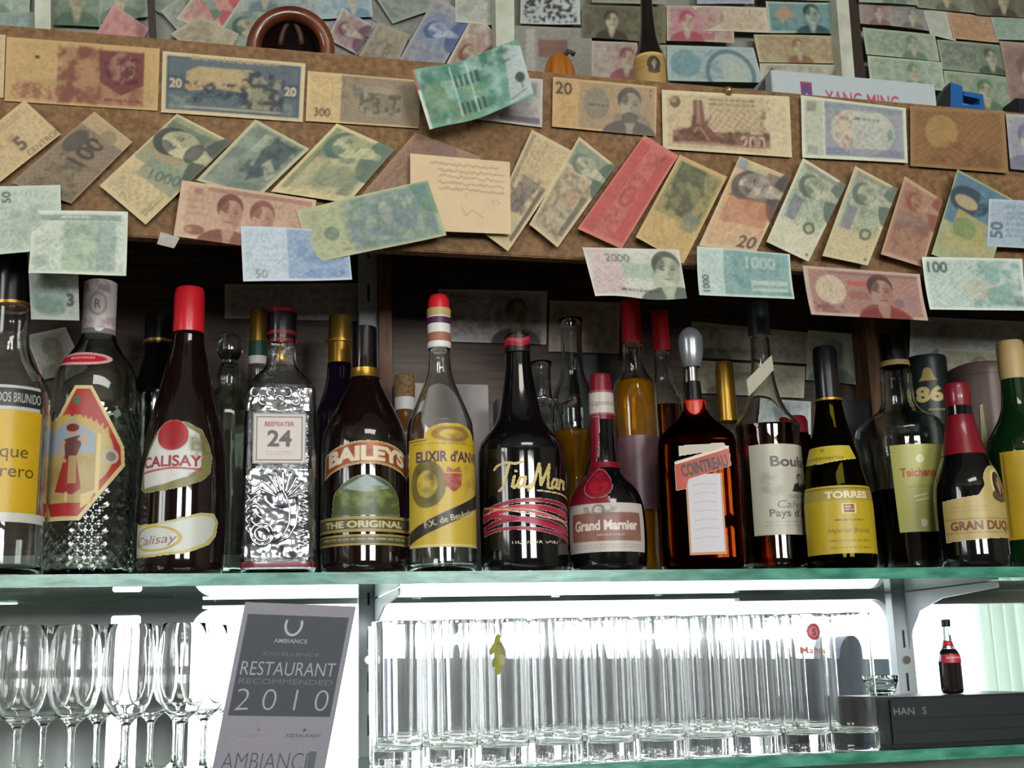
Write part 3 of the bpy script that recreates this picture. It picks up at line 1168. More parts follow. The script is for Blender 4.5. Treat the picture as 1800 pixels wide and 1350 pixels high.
# --- diagonal row
def d_b1(A):
    A.rect(0, 0, 1, 1, '#bd9a62', 0.35)
    A.text('5', 0.58, 0.62, 0.3, '#6b5a48', 1, bold=0.04)
    A.text('CENTRON', 0.80, 0.90, 0.13, '#80694a', 1, bold=0.01)
    A.eng(0.1, 0.1, 0.6, 0.5, '#8c6e4a', 0.5, 7)
    A.dashes(0.6, 0.1, 0.9, 0.25, 2, '#9a7c50', 0.6)


note([(-70, 268), (43, 177), (107, 236), (-8, 327)], 'tan banknote lettered CENTRON at the far left of the slanting row', d_b1, '#c4ab7c', seed=11)


def d_b2(A):
    A.rect(0.0, 0, 0.84, 1, '#85735c', 0.9)
    A.gui(0.02, 0.04, 0.84, 0.96, '#5f5748', 0.35, 60)
    A.ell(0.66, 0.2, 0.25, 0.17, '#4d463f', 0.8)
    A.text('100', 0.62, 0.5, 0.34, '#4c433e', 0.95, bold=0.03)
    A.ell(0.86, 0.6, 0.17, 0.17, '#8a785f', 0.8)
    A.eng(0.05, 0.2, 0.5, 0.95, '#57493a', 0.55, 9)


note([(20, 322), (166, 196), (233, 250), (125, 358)], 'dull brown banknote marked 100 with one folded corner, in the slanting row', d_b2, '#ae9468', seed=12)


def d_b3(A):
    A.rect(0.42, 0.03, 0.98, 0.97, '#8b9270', 0.9)
    A.rect(0.3, 0.25, 0.55, 0.97, '#7f8d77', 0.75)
    A.rect(0.84, 0.03, 0.93, 0.97, '#5e6d56', 0.7)
    A.eng(0.6, 0.05, 0.95, 0.95, '#5a6a55', 0.7, 8)
    A.ell(0.62, 0.35, 0.2, 0.3, '#b08a5c', 0.5)
    A.face(0.74, 0.4, 0.66, '#48524a', '#bcb48c', '#3f4645', beard=True)
    A.text('1000', 0.42, 0.66, 0.2, '#5a6e60', 1, rot=-70, bold=0.02)
    A.gui(0.05, 0.1, 0.4, 0.9, '#a88d5c', 0.3, 50)
    A.dashes(0.05, 0.8, 0.28, 0.92, 2, '#7d6f4c', 0.7)


note([(175, 327), (311, 200), (407, 250), (256, 395)], 'greenish banknote with a bearded portrait, marked 1000, slanting under the blue 20', d_b3, '#c6b180', seed=13)


def d_b4(A):
    A.rect(0.04, 0.06, 0.96, 0.94, '#7f8c7c', 0.9)
    A.eng(0.05, 0.06, 0.95, 0.94, '#56685f', 0.6, 6)
    A.poly([(0.2, 0.6), (0.7, 0.45), (0.92, 0.5), (0.9, 0.85), (0.45, 0.88)], '#46575a', 0.85)
    A.poly([(0.3, 0.9), (0.5, 0.62), (0.62, 0.66), (0.45, 0.92)], '#a8a88a', 0.8)
    A.rect(0.62, 0.3, 0.9, 0.42, '#9aa58a', 0.8)
    A.eng(0.3, 0.4, 0.95, 0.9, '#37474a', 0.7, 12)


note([(345, 317), (449, 210), (544, 262), (450, 352)], 'blue green banknote showing a building, slanting beside the bearded portrait', d_b4, '#b0ac84', seed=14)


def d_b5(A):
    A.rect(0.1, 0.05, 0.96, 0.95, '#a3a076', 0.7)
    A.rect(0.1, 0.76, 0.96, 0.9, '#747d64', 0.75)
    A.rect(0.08, 0.05, 0.96, 0.14, '#7f855f', 0.7)
    A.eng(0.55, 0.1, 0.95, 0.8, '#5d7462', 0.7, 7)
    A.face(0.78, 0.4, 0.52, '#57705f', '#b8b584', '#4f6a62')
    A.ell(0.36, 0.58, 0.2, 0.25, '#90916e', 0.9)
    A.eng(0.15, 0.3, 0.55, 0.9, '#7b876f', 0.6, 9)


note([(476, 337), (592, 217), (694, 263), (612, 357)], 'yellow green portrait banknote slanting left of the folded green one', d_b5, '#c6b783', seed=15)


def d_b6(A):
    A.rect(0.02, 0.02, 0.98, 0.98, '#94735a', 0.8)
    A.gui(0.03, 0.05, 0.97, 0.95, '#7d5d4a', 0.35, 80)
    A.ell(0.82, 0.5, 0.24, 0.2, '#83685a', 0.8)
    A.dashes(0.1, 0.1, 0.6, 0.5, 4, '#7a523f', 0.5)


note([(632, 347), (730, 233), (846, 277), (770, 362)], 'dull pinkish brown banknote half hidden behind the handwritten paper', d_b6, '#9c7a5a', seed=16)


def d_b9(A):
    A.rect(0.03, 0.05, 0.97, 0.14, '#7d7465', 0.7)
    A.poly([(0.28, 0.15), (0.62, 0.3), (0.6, 0.75), (0.3, 0.6)], '#6d6468', 0.75)
    A.rect(0.08, 0.8, 0.6, 0.92, '#57504e', 0.85)
    A.eng(0.3, 0.1, 0.65, 0.8, '#5c5450', 0.7, 10)
    A.gui(0.55, 0.1, 0.97, 0.9, '#b09a66', 0.5, 60)
    A.dashes(0.7, 0.2, 0.95, 0.5, 3, '#8d7450', 0.5)


note([(852, 412), (935, 228), (1010, 268), (893, 442)], 'cream and grey banknote slanting out from behind the handwritten paper', d_b9, '#c4ad80', seed=17)


def d_b10(A):
    A.rect(0.03, 0.06, 0.7, 0.94, '#a8987a', 0.6)
    A.rect(0.72, 0.05, 0.97, 0.95, '#7a8a77', 0.85)
    A.face(0.80, 0.45, 0.56, '#4c6455', '#b9b394', '#6a7565')
    A.ell(0.45, 0.55, 0.2, 0.2, '#b28a62', 0.7)
    A.eng(0.05, 0.1, 0.68, 0.9, '#6c6656', 0.65, 10)
    A.rect(0.1, 0.78, 0.55, 0.92, '#5c5a52', 0.75)
    A.dashes(0.1, 0.08, 0.6, 0.2, 2, '#6d6046', 0.8)


note([(930, 395), (1018, 240), (1082, 292), (980, 435)], 'banknote with a green portrait end, slanting left of the red one', d_b10, '#c2ae84', seed=18)


def d_b11(A):
    A.rect(0.03, 0.03, 0.95, 0.3, '#b84a44', 0.9)
    A.rect(0.05, 0.70, 0.95, 0.95, '#b5463f', 0.85)
    A.gui(0.04, 0.3, 0.95, 0.72, '#b24c44', 0.4, 60)
    A.ell(0.45, 0.5, 0.28, 0.16, '#a94039', 0.8)
    A.ell(0.45, 0.5, 0.18, 0.09, '#c2685c', 0.8)
    A.eng(0.05, 0.32, 0.9, 0.7, '#a33a38', 0.55, 8)
    A.line([(0.86, 0.7), (0.92, 0.75)], 0.03, '#5a3a30', 0.8)


note([(1015, 402), (1132, 238), (1192, 274), (1092, 438)], 'bright red banknote slanting in the middle of the board', d_b11, '#c46a5c', seed=19)


def d_b12(A):
    A.rect(0.35, 0.05, 0.95, 0.95, '#8f8a58', 0.85)
    A.poly([(0.45, 0.2), (0.95, 0.1), (0.95, 0.6), (0.7, 0.75), (0.4, 0.6)], '#66684a', 0.85)
    A.ell(0.62, 0.45, 0.28, 0.28, '#8a8256', 0.8)
    A.eng(0.4, 0.1, 0.95, 0.9, '#4e5440', 0.75, 8)
    A.rect(0.3, 0.62, 0.48, 0.9, '#77806f', 0.8)
    A.gui(0.03, 0.1, 0.4, 0.9, '#b08d4e', 0.4, 50)


note([(1117, 417), (1195, 272), (1278, 311), (1201, 464)], 'olive and tan banknote slanting directly right of the red one', d_b12, '#bf9f62', seed=20)


def d_b13(A):
    A.rect(0.06, 0.04, 0.9, 0.96, '#c29468', 0.5)
    A.rect(0.3, 0.12, 0.6, 0.94, '#b5674a', 0.55)
    A.poly([(0.58, 0.1), (0.95, 0.25), (0.95, 0.95), (0.6, 0.93)], '#6b5e5a', 0.75)
    A.face(0.74, 0.44, 0.62, '#4c4444', '#bcae96', '#58504e')
    A.eng(0.6, 0.1, 0.97, 0.95, '#534a4c', 0.45, 9)
    A.eng(0.2, 0.2, 0.6, 0.95, '#a8543c', 0.5, 6)
    A.text('20', 0.12, 0.77, 0.24, '#5a4c48', 1, rot=-90, bold=0.02)
    A.rect(0.88, 0.02, 0.99, 0.2, '#5d8596', 0.7)
    A.rect(0.9, 0.2, 0.98, 0.6, '#bdb780', 0.8)


note([(1228, 432), (1300, 275), (1390, 312), (1328, 445)], 'orange banknote with a grey portrait, slanting under the tower monument', d_b13, '#c9ab80', seed=21)


def d_b14(A):
    A.rect(0.4, 0.05, 0.97, 0.95, '#a5b093', 0.75)
    A.gui(0.3, 0.05, 0.95, 0.95, '#7f9682', 0.45, 60)
    A.face(0.77, 0.46, 0.56, '#55675c', '#b7b699', '#56665c')
    A.ell(0.34, 0.7, 0.13, 0.13, '#56624a', 0.9)
    A.ell(0.34, 0.7, 0.07, 0.07, '#b0b08c', 0.9)
    A.rect(0.34, 0.12, 0.6, 0.36, '#747280', 0.75)
    A.eng(0.35, 0.1, 0.95, 0.9, '#5a7062', 0.4, 10)
    A.rect(0.92, 0.1, 0.97, 0.9, '#8d7a72', 0.7)
    A.ell(0.06, 0.9, 0.03, 0.03, '#4a4a40', 0.9)


note([(1347, 425), (1411, 278), (1487, 325), (1421, 460)], 'pale green portrait banknote, the left of two alike slanting ones', d_b14, '#c3bfa2', seed=22)
note([(1445, 450), (1503, 292), (1578, 332), (1525, 467)], 'yellowish green portrait banknote, the right of two alike slanting ones', d_b14, '#bfb184', seed=23)


def d_b16(A):
    A.rect(0.05, 0.04, 0.95, 0.96, '#9c6d54', 0.7)
    A.face(0.78, 0.5, 0.5, '#8a4a3a', '#b08a6c', '#94553f')
    A.poly([(0.4, 0.1), (0.6, 0.1), (0.62, 0.9), (0.42, 0.9)], '#7b6a60', 0.7)
    A.eng(0.08, 0.1, 0.95, 0.95, '#7d4436', 0.5, 8)
    A.gui(0.05, 0.05, 0.4, 0.95, '#8d6044', 0.4, 50)


note([(1548, 447), (1590, 310), (1657, 352), (1622, 470)], 'brownish red banknote slanting between the green portraits and the blue one', d_b16, '#b29070', seed=24)


def d_b17(A):
    A.rect(0.42, 0.02, 0.98, 0.98, '#44708a', 0.9)
    A.ell(0.72, 0.34, 0.22, 0.34, '#2f3c4e', 0.9)
    A.ell(0.7, 0.3, 0.1, 0.2, '#b19d72', 0.9)
    A.poly([(0.3, 0.2), (0.6, 0.2), (0.55, 0.8), (0.25, 0.75)], '#a99a4c', 0.85)
    A.ell(0.4, 0.4, 0.18, 0.2, '#6f8a52', 0.8)
    A.eng(0.4, 0.5, 0.95, 0.95, '#5f8fa0', 0.6, 8)
    A.rect(0.14, 0.1, 0.3, 0.9, '#b2a067', 0.7)


note([(1637, 447), (1682, 298), (1779, 350), (1737, 482)], 'blue banknote with a yellow robed figure at the right end of the slanting row', d_b17, '#9aa072', seed=25)


def d_b18(A):
    A.rect(0.02, 0.02, 1, 1, '#8ea4b4', 0.6)
    A.text('50', 0.10, 0.65, 0.26, '#56687e', 1, rot=90, bold=0.03)
    A.dashes(0.22, 0.12, 0.7, 0.85, 6, '#7088a0', 0.7)
    A.eng(0.2, 0.1, 0.95, 0.9, '#6f90ac', 0.4, 7)


note([(1738, 350), (1880, 357), (1878, 440), (1735, 433)], 'light blue banknote marked 50 at the right edge, pinned over the blue one', d_b18, '#a9b9c0', seed=26)

# --- hanging row
def d_c0(A):
    A.gui(0.05, 0.05, 0.95, 0.95, '#9fb09f', 0.3, 55)
    A.text('50', 0.45, 0.17, 0.13, '#4b5652', 1, rot=90, bold=0.02)
    A.dashes(0.4, 0.3, 0.5, 0.8, 6, '#8a9890', 0.6)
    A.eng(0.5, 0.3, 0.98, 0.95, '#7f988a', 0.5, 5)


note([(-70, 330), (106, 325), (110, 440), (-66, 455)], 'pale green banknote marked 50 hanging at the left edge', d_c0, '#b3bfae', seed=27, curl=0.004)


def d_c1(A):
    A.rect(0.04, 0.06, 0.93, 0.15, '#7d9486', 0.85)
    A.rect(0.33, 0.16, 0.72, 0.95, '#a4b898', 0.8)
    A.rect(0.68, 0.16, 0.88, 0.92, '#8ea39b', 0.7)
    A.dashes(0.3, 0.08, 0.6, 0.14, 1, '#d0d5c6', 0.9)
    A.eng(0.3, 0.2, 0.9, 0.95, '#7c9686', 0.55, 7)
    A.gui(0.04, 0.4, 0.5, 0.96, '#9db3a0', 0.5, 60)
    A.ell(0.42, 0.35, 0.1, 0.1, '#8aa78e', 0.7)
    A.ell(0.1, 0.8, 0.12, 0.1, '#86a08e', 0.6)


note([(57, 370), (225, 373), (223, 491), (53, 487)], 'pale green banknote hanging over the bottle with the white capsule', d_c1, '#c3ccba', seed=28, curl=0.012, wave=0.002)


def d_c2(A):
    A.rect(0.06, 0.05, 0.97, 0.95, '#b68e74', 0.6)
    A.rect(0.2, 0.05, 0.97, 0.13, '#94604e', 0.6)
    A.face(0.38, 0.46, 0.56, '#7a3f36', '#b88f78', '#6f3a32')
    A.face(0.62, 0.48, 0.54, '#8a5144', '#ba927a', '#84493c')
    A.dashes(0.06, 0.3, 0.24, 0.64, 3, '#a67a64', 0.6)
    A.ell(0.14, 0.84, 0.18, 0.09, '#7d473b', 0.8)
    A.ell(0.1, 0.84, 0.06, 0.04, '#b08d74', 0.8)
    A.eng(0.68, 0.2, 0.97, 0.9, '#9a6c5e', 0.6, 8)
    A.rect(0.1, 0.1, 0.16, 0.2, '#8c5c4c', 0.7)


note([(320, 317), (556, 352), (543, 449), (305, 415)], 'pink banknote with two portraits side by side', d_c2, '#c4a384', seed=29)


def d_c3(A):
    A.rect(0.42, 0.02, 0.99, 0.95, '#88a0bc', 0.8)
    A.gui(0.42, 0.02, 0.99, 0.95, '#6d89b0', 0.35, 60)
    A.eng(0.5, 0.2, 0.98, 0.95, '#6484b2', 0.6, 7)
    A.dashes(0.05, 0.1, 0.38, 0.7, 5, '#a3b2c2', 0.5)
    A.text('50', 0.17, 0.86, 0.17, '#8a7f86', 0.9, bold=0.01)
    A.line([(0.32, 0.68), (0.42, 0.48)], 0.02, '#7a8aa5', 0.7)
    A.ell(0.92, 0.84, 0.05, 0.06, '#5d7fae', 0.8)


note([(423, 398), (612, 408), (617, 497), (427, 501)], 'light blue banknote hanging under the slanted green one', d_c3, '#b5c2cc', seed=30, curl=0.01, wave=0.003)


def d_b8(A):
    A.rect(0.33, 0.03, 0.98, 0.97, '#8b9f8c', 0.85)
    A.poly([(0.84, 0.02), (1, 0.02), (1, 0.6), (0.9, 0.5)], '#5f8c6c', 0.8)
    A.eng(0.3, 0.06, 0.96, 0.95, '#64778e', 0.65, 6, seed=3)
    A.eng(0.3, 0.06, 0.96, 0.95, '#5e7d62', 0.55, 8, seed=8)
    A.ell(0.2, 0.55, 0.13, 0.13, '#66746f', 0.9)
    A.ell(0.1, 0.2, 0.07, 0.07, '#93a07a', 0.7)
    A.ell(0.62, 0.4, 0.12, 0.2, '#b0b59a', 0.7)
    A.ell(0.66, 0.55, 0.3, 0.3, '#566c78', 0.4)
    A.gui(0.04, 0.1, 0.34, 0.9, '#9aa575', 0.4, 45)
    A.dashes(0.25, 0.86, 0.6, 0.95, 1, '#6d8068', 0.7)


# --- paper with handwriting, then the slanted green note over it
def d_b7(A):
    r = np.random.default_rng(4)
    for k, yy in enumerate((0.1, 0.19, 0.27, 0.35, 0.43)):
        x0, x1 = (0.2, 0.9) if k == 0 else (0.28, 0.95)
        xs = np.arange(x0, x1, 0.016)
        A.line([(x, yy + r.uniform(-0.022, 0.022) + 0.03 * (x - 0.5)) for x in xs], 0.012, '#7d6347', 0.8)
    A.ell(0.85, 0.58, 0.05, 0.03, '#94795c', 0.5, 0.006)
    A.line([(0.5, 0.66), (0.55, 0.78), (0.62, 0.7), (0.72, 0.8)], 0.011, '#8d7252', 0.7)
    A.line([(0.55, 0.47), (0.555, 0.53)], 0.01, '#7a6048', 0.6)


note([(721, 270), (896, 285), (898, 412), (721, 405)], 'plain cream paper with faint handwriting pinned under the folded green banknote', d_b7, '#cfb288', y=YB, seed=31, group='papers pinned to the chipboard fascia', name='handwritten_note', cat='paper', age=0.06)
note([(521, 371), (751, 317), (785, 414), (547, 465)], 'long green and blue banknote tilted across the lower edge of the board', d_b8, '#a8ab82', seed=32, wave=0.003)


def d_a6(A):
    A.rect(0.0, 0.0, 0.02, 0.35, '#b0483f', 1)
    A.rect(0.0, 0.35, 0.03, 1, '#c8ccc2', 1)
    A.eng(0.03, 0.02, 0.85, 0.98, '#2f6f5c', 0.7, 5, seed=1)
    A.eng(0.03, 0.02, 0.85, 0.98, '#a3c2b4', 0.6, 6, seed=6)
    A.eng(0.03, 0.3, 0.6, 0.98, '#7d9258', 0.5, 6, seed=9)
    for k in range(5):
        A.rect(0.36 + k * 0.05, 0.22, 0.39 + k * 0.05, 0.42, '#1f4e4a', 0.85)
        A.rect(0.36 + k * 0.05, 0.68, 0.39 + k * 0.05, 0.88, '#1f4e4a', 0.85)
    A.rect(0.34, 0.05, 0.36, 0.9, '#b9cfc4', 0.6)
    A.rect(0.5, 0.05, 0.515, 0.9, '#b9cfc4', 0.6)
    A.poly([(0.85, 0.0), (1, 0.12), (1, 0.95), (0.78, 0.98), (0.82, 0.5)], '#a9b5b2', 0.95)
    A.ell(0.92, 0.62, 0.08, 0.09, '#35443e', 0.95)
    A.line([(0.92, 0.6), (0.92, 0.8)], 0.02, '#35443e', 0.95)
    A.line([(0.8, 0.92), (0.95, 0.84)], 0.02, '#5a4a6a', 0.8)
    A.eng(0.6, 0.0, 0.88, 0.3, '#225a44', 0.7, 9, seed=12)


note([(717, 142), (903, 87), (927, 192), (749, 244)], 'folded vivid green banknote curling off the board near its top edge', d_a6, '#5f9480', seed=33, fold=lambda s, t: 0.012 + 0.014 * np.cos(s * 3.3) ** 2 + 0.01 * t * s)


def d_c4(A):
    A.rect(0.02, 0.03, 0.35, 0.95, '#c6a9a6', 0.7)
    A.rect(0.35, 0.3, 0.72, 0.6, '#9fb49a', 0.75)
    A.gui(0.05, 0.3, 0.4, 0.9, '#b58d92', 0.35, 60)
    A.text('2000', 0.33, 0.2, 0.17, '#6d6d66', 1, bold=0.01)
    A.dashes(0.3, 0.82, 0.74, 0.92, 1, '#4d4a46', 0.95)
    A.ell(0.84, 0.5, 0.3, 0.48, '#9ca08c', 0.6)
    A.face(0.84, 0.42, 0.62, '#4a5a4c', '#b3b69c', '#4a5648')


note([(1022, 437), (1191, 441), (1197, 533), (1037, 530)], 'pale pink banknote marked 2000 curling over the red capped bottles', d_c4, '#c4c5b6', seed=34, fold=lambda s, t: 0.004 + 0.013 * t * (0.5 + 0.5 * np.sin(6 * s + 0.5)) + 0.008 * t)


def d_c5(A):
    A.rect(0.28, 0.02, 0.98, 0.95, '#6f9a96', 0.85)
    A.eng(0.28, 0.02, 0.98, 0.95, '#4d7f80', 0.6, 7)
    A.gui(0.05, 0.05, 0.4, 0.95, '#9db8b0', 0.4, 55)
    A.text('1000', 0.68, 0.24, 0.25, '#a9c0b6', 0.9, bold=0.02)
    A.rect(0.56, 0.62, 0.95, 0.86, '#b3c4b9', 0.85)
    A.rect(0.57, 0.72, 0.94, 0.79, '#7a9892', 0.8)
    A.text('1000', 0.08, 0.74, 0.14, '#2b3f42', 1, rot=90, bold=0.02)


note([(1225, 433), (1388, 447), (1390, 530), (1224, 523)], 'teal banknote marked 1000 hanging below the orange portrait', d_c5, '#b5c9bf', seed=35, curl=0.01)


def d_c6(A):
    A.rect(0.04, 0.06, 0.97, 0.94, '#a06a60', 0.7)
    A.gui(0.04, 0.06, 0.97, 0.94, '#7f4a48', 0.3, 60)
    A.ell(0.21, 0.45, 0.3, 0.3, '#bfa98c')
    A.ell(0.21, 0.45, 0.02, 0.02, '#8a6a58', 0.9)
    A.eng(0.05, 0.72, 0.3, 0.95, '#6b4044', 0.7, 11)
    A.rect(0.36, 0.24, 0.54, 0.34, '#b04038', 0.75)
    A.rect(0.36, 0.45, 0.54, 0.62, '#93544e', 0.7)
    A.ell(0.63, 1.0, 0.5, 0.3, '#8c3230', 0.9)
    A.face(0.64, 0.44, 0.62, '#7d2f2e', '#a5806e', '#4c2f2f')
    A.ell(0.78, 0.66, 0.1, 0.1, '#6f5664', 0.7)
    A.ell(0.88, 0.64, 0.1, 0.12, '#8a7080', 0.6)
    A.rect(0.2, 0.06, 0.97, 0.12, '#7d4a44', 0.5)


note([(1410, 467), (1617, 482), (1625, 567), (1421, 556)], 'large wine red banknote with a portrait hanging on the right', d_c6, '#b59a88', seed=36, curl=0.008)


def d_c7(A):
    A.rect(0.03, 0.04, 0.97, 0.96, '#a8bcb0', 0.6)
    A.gui(0.05, 0.1, 0.6, 0.95, '#88a69c', 0.4, 60)
    A.text('100', 0.14, 0.18, 0.2, '#4a5e60', 1, bold=0.03)
    A.eng(0.45, 0.05, 0.97, 0.95, '#4c8a84', 0.6, 7)
    A.ell(0.68, 0.34, 0.14, 0.18, '#86aeaa', 0.9)
    A.ell(0.55, 0.6, 0.3, 0.2, '#bdb08e', 0.45)
    A.poly([(0.6, 0.6), (0.85, 0.45), (0.9, 0.9), (0.62, 0.9)], '#5b958a', 0.6)
    A.rect(0.88, 0.72, 0.97, 0.92, '#6e7d80', 0.7)


note([(1620, 452), (1797, 455), (1800, 550), (1627, 548)], 'pale teal banknote marked 100 hanging at the right end', d_c7, '#c6d2c5', seed=37, curl=0.01)
note([(282, 408), (316, 418), (306, 440), (276, 432)], 'small white paper scrap under the edge of the pink two portrait note', lambda A: None, '#a7a096', seed=38, curl=0.006, group='papers pinned to the chipboard fascia', name='paper_scrap', cat='paper')

# --- inside the recess, on the back wall and between the bottles
IN = 'banknotes at the back of the bottle recess'
YI = 0.316


def up(c, f=1.42):
    return [min(0.9, q * f) for q in (int(c[i:i + 2], 16) / 255 for i in (1, 3, 5))]


def inner(quad, label, bg, ink, ink2, fx=0.75, y=YI, seed=0, **k):
    bg, ink, ink2 = up(bg), up(ink), up(ink2)
    note(quad, label, plain(ink, ink2, fx, **k), bg, y=y, group=IN, res=0.5, seed=seed)


inner([(395, 500), (640, 498), (640, 565), (395, 560)], 'dim grey banknote at the back above the red banded black cap', '#8d8780', '#57545a', '#77747a', None, seed=41)
inner([(770, 508), (962, 512), (960, 606), (768, 600)], 'grey banknote with a dark portrait on the back wall beside the striped bottle cap', '#9a9490', '#3a3638', '#6f6a6e', 0.72, seed=42)
inner([(966, 528), (1090, 532), (1088, 622), (964, 618)], 'brownish grey banknote with a small 2 on the back wall, behind the tall clear cruet', '#8d8172', '#5d5244', '#7a6c5c', None, seed=43, num='2', nx=0.68, ny=0.8)
inner([(1215, 565), (1425, 585), (1425, 640), (1215, 628)], 'grey banknote on the back wall just left of the black capsule bottle', '#8f8c7c', '#55574d', '#74776a', 0.2, seed=44)
inner([(1420, 580), (1512, 588), (1505, 676), (1416, 668)], 'green white banknote on the back wall, behind the black capsule', '#a8ab94', '#5f7060', '#7e907e', 0.5, seed=45)
inner([(1205, 632), (1415, 645), (1413, 700), (1205, 690)], 'brownish banknote on the back wall above the amber bottle shoulder', '#9a937e', '#6a6352', '#868070', 0.3, seed=46)
inner([(1330, 700), (1425, 706), (1425, 764), (1330, 760)], 'blue grey banknote low on the back wall beside the black capsule', '#9aa09c', '#68737a', '#828d90', 0.5, seed=47)
inner([(1600, 556), (1820, 566), (1815, 642), (1598, 630)], 'grey banknote on the back wall above the dark green tube', '#8f9088', '#5c6264', '#74797a', 0.3, seed=48)
inner([(1650, 612), (1830, 622), (1828, 690), (1648, 684)], 'dull green banknote on the back wall behind the reddish grey tub', '#8a8772', '#5a5b48', '#74755e', 0.4, seed=49)
inner([(1722, 712), (1775, 690), (1782, 790), (1726, 800)], 'greenish banknote standing behind the red wax bottle top', '#a29c74', '#6d7a58', '#88905f', 0.5, y=0.21, seed=50)
inner([(45, 590), (115, 575), (150, 650), (75, 668)], 'slanting grey banknote behind the bottle with the white capsule', '#99958c', '#68665f', '#85827a', 0.5, seed=51)


def d_in1(A):
    A.ell(0.42, 0.75, 0.22, 0.22, '#8a9a90', 1)
    A.eng(0.05, 0.5, 0.7, 0.95, '#5f7a6c', 0.7, 6)
    A.text('3', 0.82, 0.78, 0.13, '#4c524e', 1, bold=0.05)


note([(46, 396), (136, 400), (139, 562), (54, 560)], 'curled grey green banknote marked 3 beside the white capsule', d_in1, '#a3a99f', y=-0.0108, group=IN, seed=52, fold=lambda s, t: -0.004 * t)

# --- on the wall above the ledge
WG = 'banknotes stuck on the wall above the ledge'
YU = YW - 0.001


def wall_note(quad, label, bg, ink, ink2, fx=0.75, seed=0, res=0.6, draw=None, **k):
    note(quad, label, draw or plain(ink, ink2, fx, **k), bg, y=YU, group=WG, res=res, seed=seed, wave=0.001)


for k_, (x_, y_, r_, lb_, c_) in enumerate(((640, 100, 20, 'grey beige banknote at the very back of the collage below the purple one', '#9a9482'), (745, 70, -15, 'pale grey banknote at the back of the collage under the blue portrait', '#a3a69c'),
        (330, 15, 35, 'green grey banknote at the back of the collage near the dark cane', '#8f9a88'), (470, 10, 5, 'dull green banknote at the back above the clay bowl', '#8d9a8e'), (835, 90, 60, 'whitish banknote at the back beside the white slat', '#b8b6ac'),
        (600, 20, 10, 'grey blue banknote at the back right of the clay bowl', '#93a0a2'), (560, 95, -30, 'mauve grey banknote just right of the clay bowl rim', '#8f8688'), (700, 20, 30, 'dull olive banknote at the back above the purple one', '#878b78'))):
    c2_, s2_ = math.cos(math.radians(r_)), math.sin(math.radians(r_))
    wall_note([(x_ + p_ * c2_ - q_ * s2_, y_ + p_ * s2_ + q_ * c2_) for p_, q_ in ((-75, -36), (75, -36), (75, 36), (-75, 36))], lb_, c_, '#6a6f68', '#7f847a', None, 120 + k_)
wall_note([(-60, -50), (55, -42), (52, 30), (-60, 26)], 'pale green banknote in the top left corner', '#a9b8a4', '#6d8a76', '#8aa390', 0.4, 61)
wall_note([(-60, 24), (60, 22), (60, 60), (-60, 60)], 'bluish banknote behind the fascia in the top left corner', '#93a39a', '#63807a', '#7c948c', None, 62)
wall_note([(90, -40), (180, -42), (178, 48), (92, 44)], 'dark green banknote right of the narrow white slat', '#8d9c84', '#4f6c56', '#6f8670', 0.5, 63)
wall_note([(178, -45), (262, -45), (262, 30), (176, 40)], 'grey green banknote above the pink one near the dark cane', '#9aa592', '#64796a', '#839482', 0.4, 64)
wall_note([(150, 92), (200, 8), (262, 50), (225, 120)], 'pink banknote left of the dark cane', '#c08c84', '#b5525c', '#c77c80', None, 65)
wall_note([(282, 20), (368, -40), (410, 10), (330, 75)], 'grey banknote right of the dark cane', '#9fa396', '#697468', '#848d80', 0.5, 66)
wall_note([(310, 35), (372, -52), (436, -5), (382, 62)], 'salmon red portrait banknote with a white border, left of the clay bowl', '#c2b0a0', '#b4484a', '#c0706a', 0.6, 67, skin='#c49686')
wall_note([(365, 85), (430, -10), (500, 30), (440, 120)], 'dark green banknote partly behind the clay bowl', '#a5ab9a', '#3f5c50', '#6a8276', 0.55, 68)
wall_note([(300, 60), (350, 30), (420, 60), (380, 130)], 'beige banknote low on the wall left of the clay bowl', '#b3a68a', '#82705a', '#9c8c70', None, 69)
wall_note([(425, -45), (560, -35), (560, 25), (425, 20)], 'grey blue banknote above the clay bowl', '#9da6a2', '#5d737c', '#7f9196', 0.3, 70)
wall_note([(540, -30), (650, -30), (655, 30), (545, 35)], 'light blue banknote right above the clay bowl', '#a3b2b4', '#5f8296', '#84a0ac', 0.7, 71)
wall_note([(575, 68), (602, 14), (655, 45), (625, 95)], 'purple banknote right of the clay bowl', '#b3ab9c', '#6a3c52', '#8a5c70', 0.5, 72)
wall_note([(650, -20), (740, -30), (770, 15), (690, 42)], 'grey green banknote above the brown one marked 1270', '#8f978a', '#56645c', '#737f76', None, 73)
wall_note([(615, 125), (665, 40), (720, 62), (690, 130)], 'brown banknote marked 1270 right of the purple one', '#a0947e', '#6a5c4a', '#85765f', None, 74, num='1270', nx=0.5, ny=0.6)
wall_note([(690, 125), (765, -5), (830, 30), (770, 130)], 'blue portrait banknote with a reddish edge, left of the white slat', '#a09a98', '#3f5a86', '#6f84a2', 0.62, 75, skin='#a8b2c0')
wall_note([(775, 130), (835, 20), (880, 70), (850, 130)], 'red brown portrait banknote just left of the white slat', '#c0b4a4', '#7d3f3c', '#a06c64', 0.4, 76)
wall_note([(800, -40), (880, -30), (876, 45), (800, 40)], 'pale banknote in the corner above the blue portrait', '#b5b5a8', '#84887c', '#9a9e92', None, 77)
wall_note([(915, -15), (1018, -12), (1020, 44), (914, 42)], 'white paper with dense black script right of the white slat', '#b3b9b4', '#2f3438', '#6d7476', None, 78, draw=lambda A: (A.eng(0.06, 0.15, 0.94, 0.95, '#20262c', 0.95, 14, 0.5, 0.53), A.dashes(0.1, 0.02, 0.9, 0.12, 1, '#333333', 0.5)))
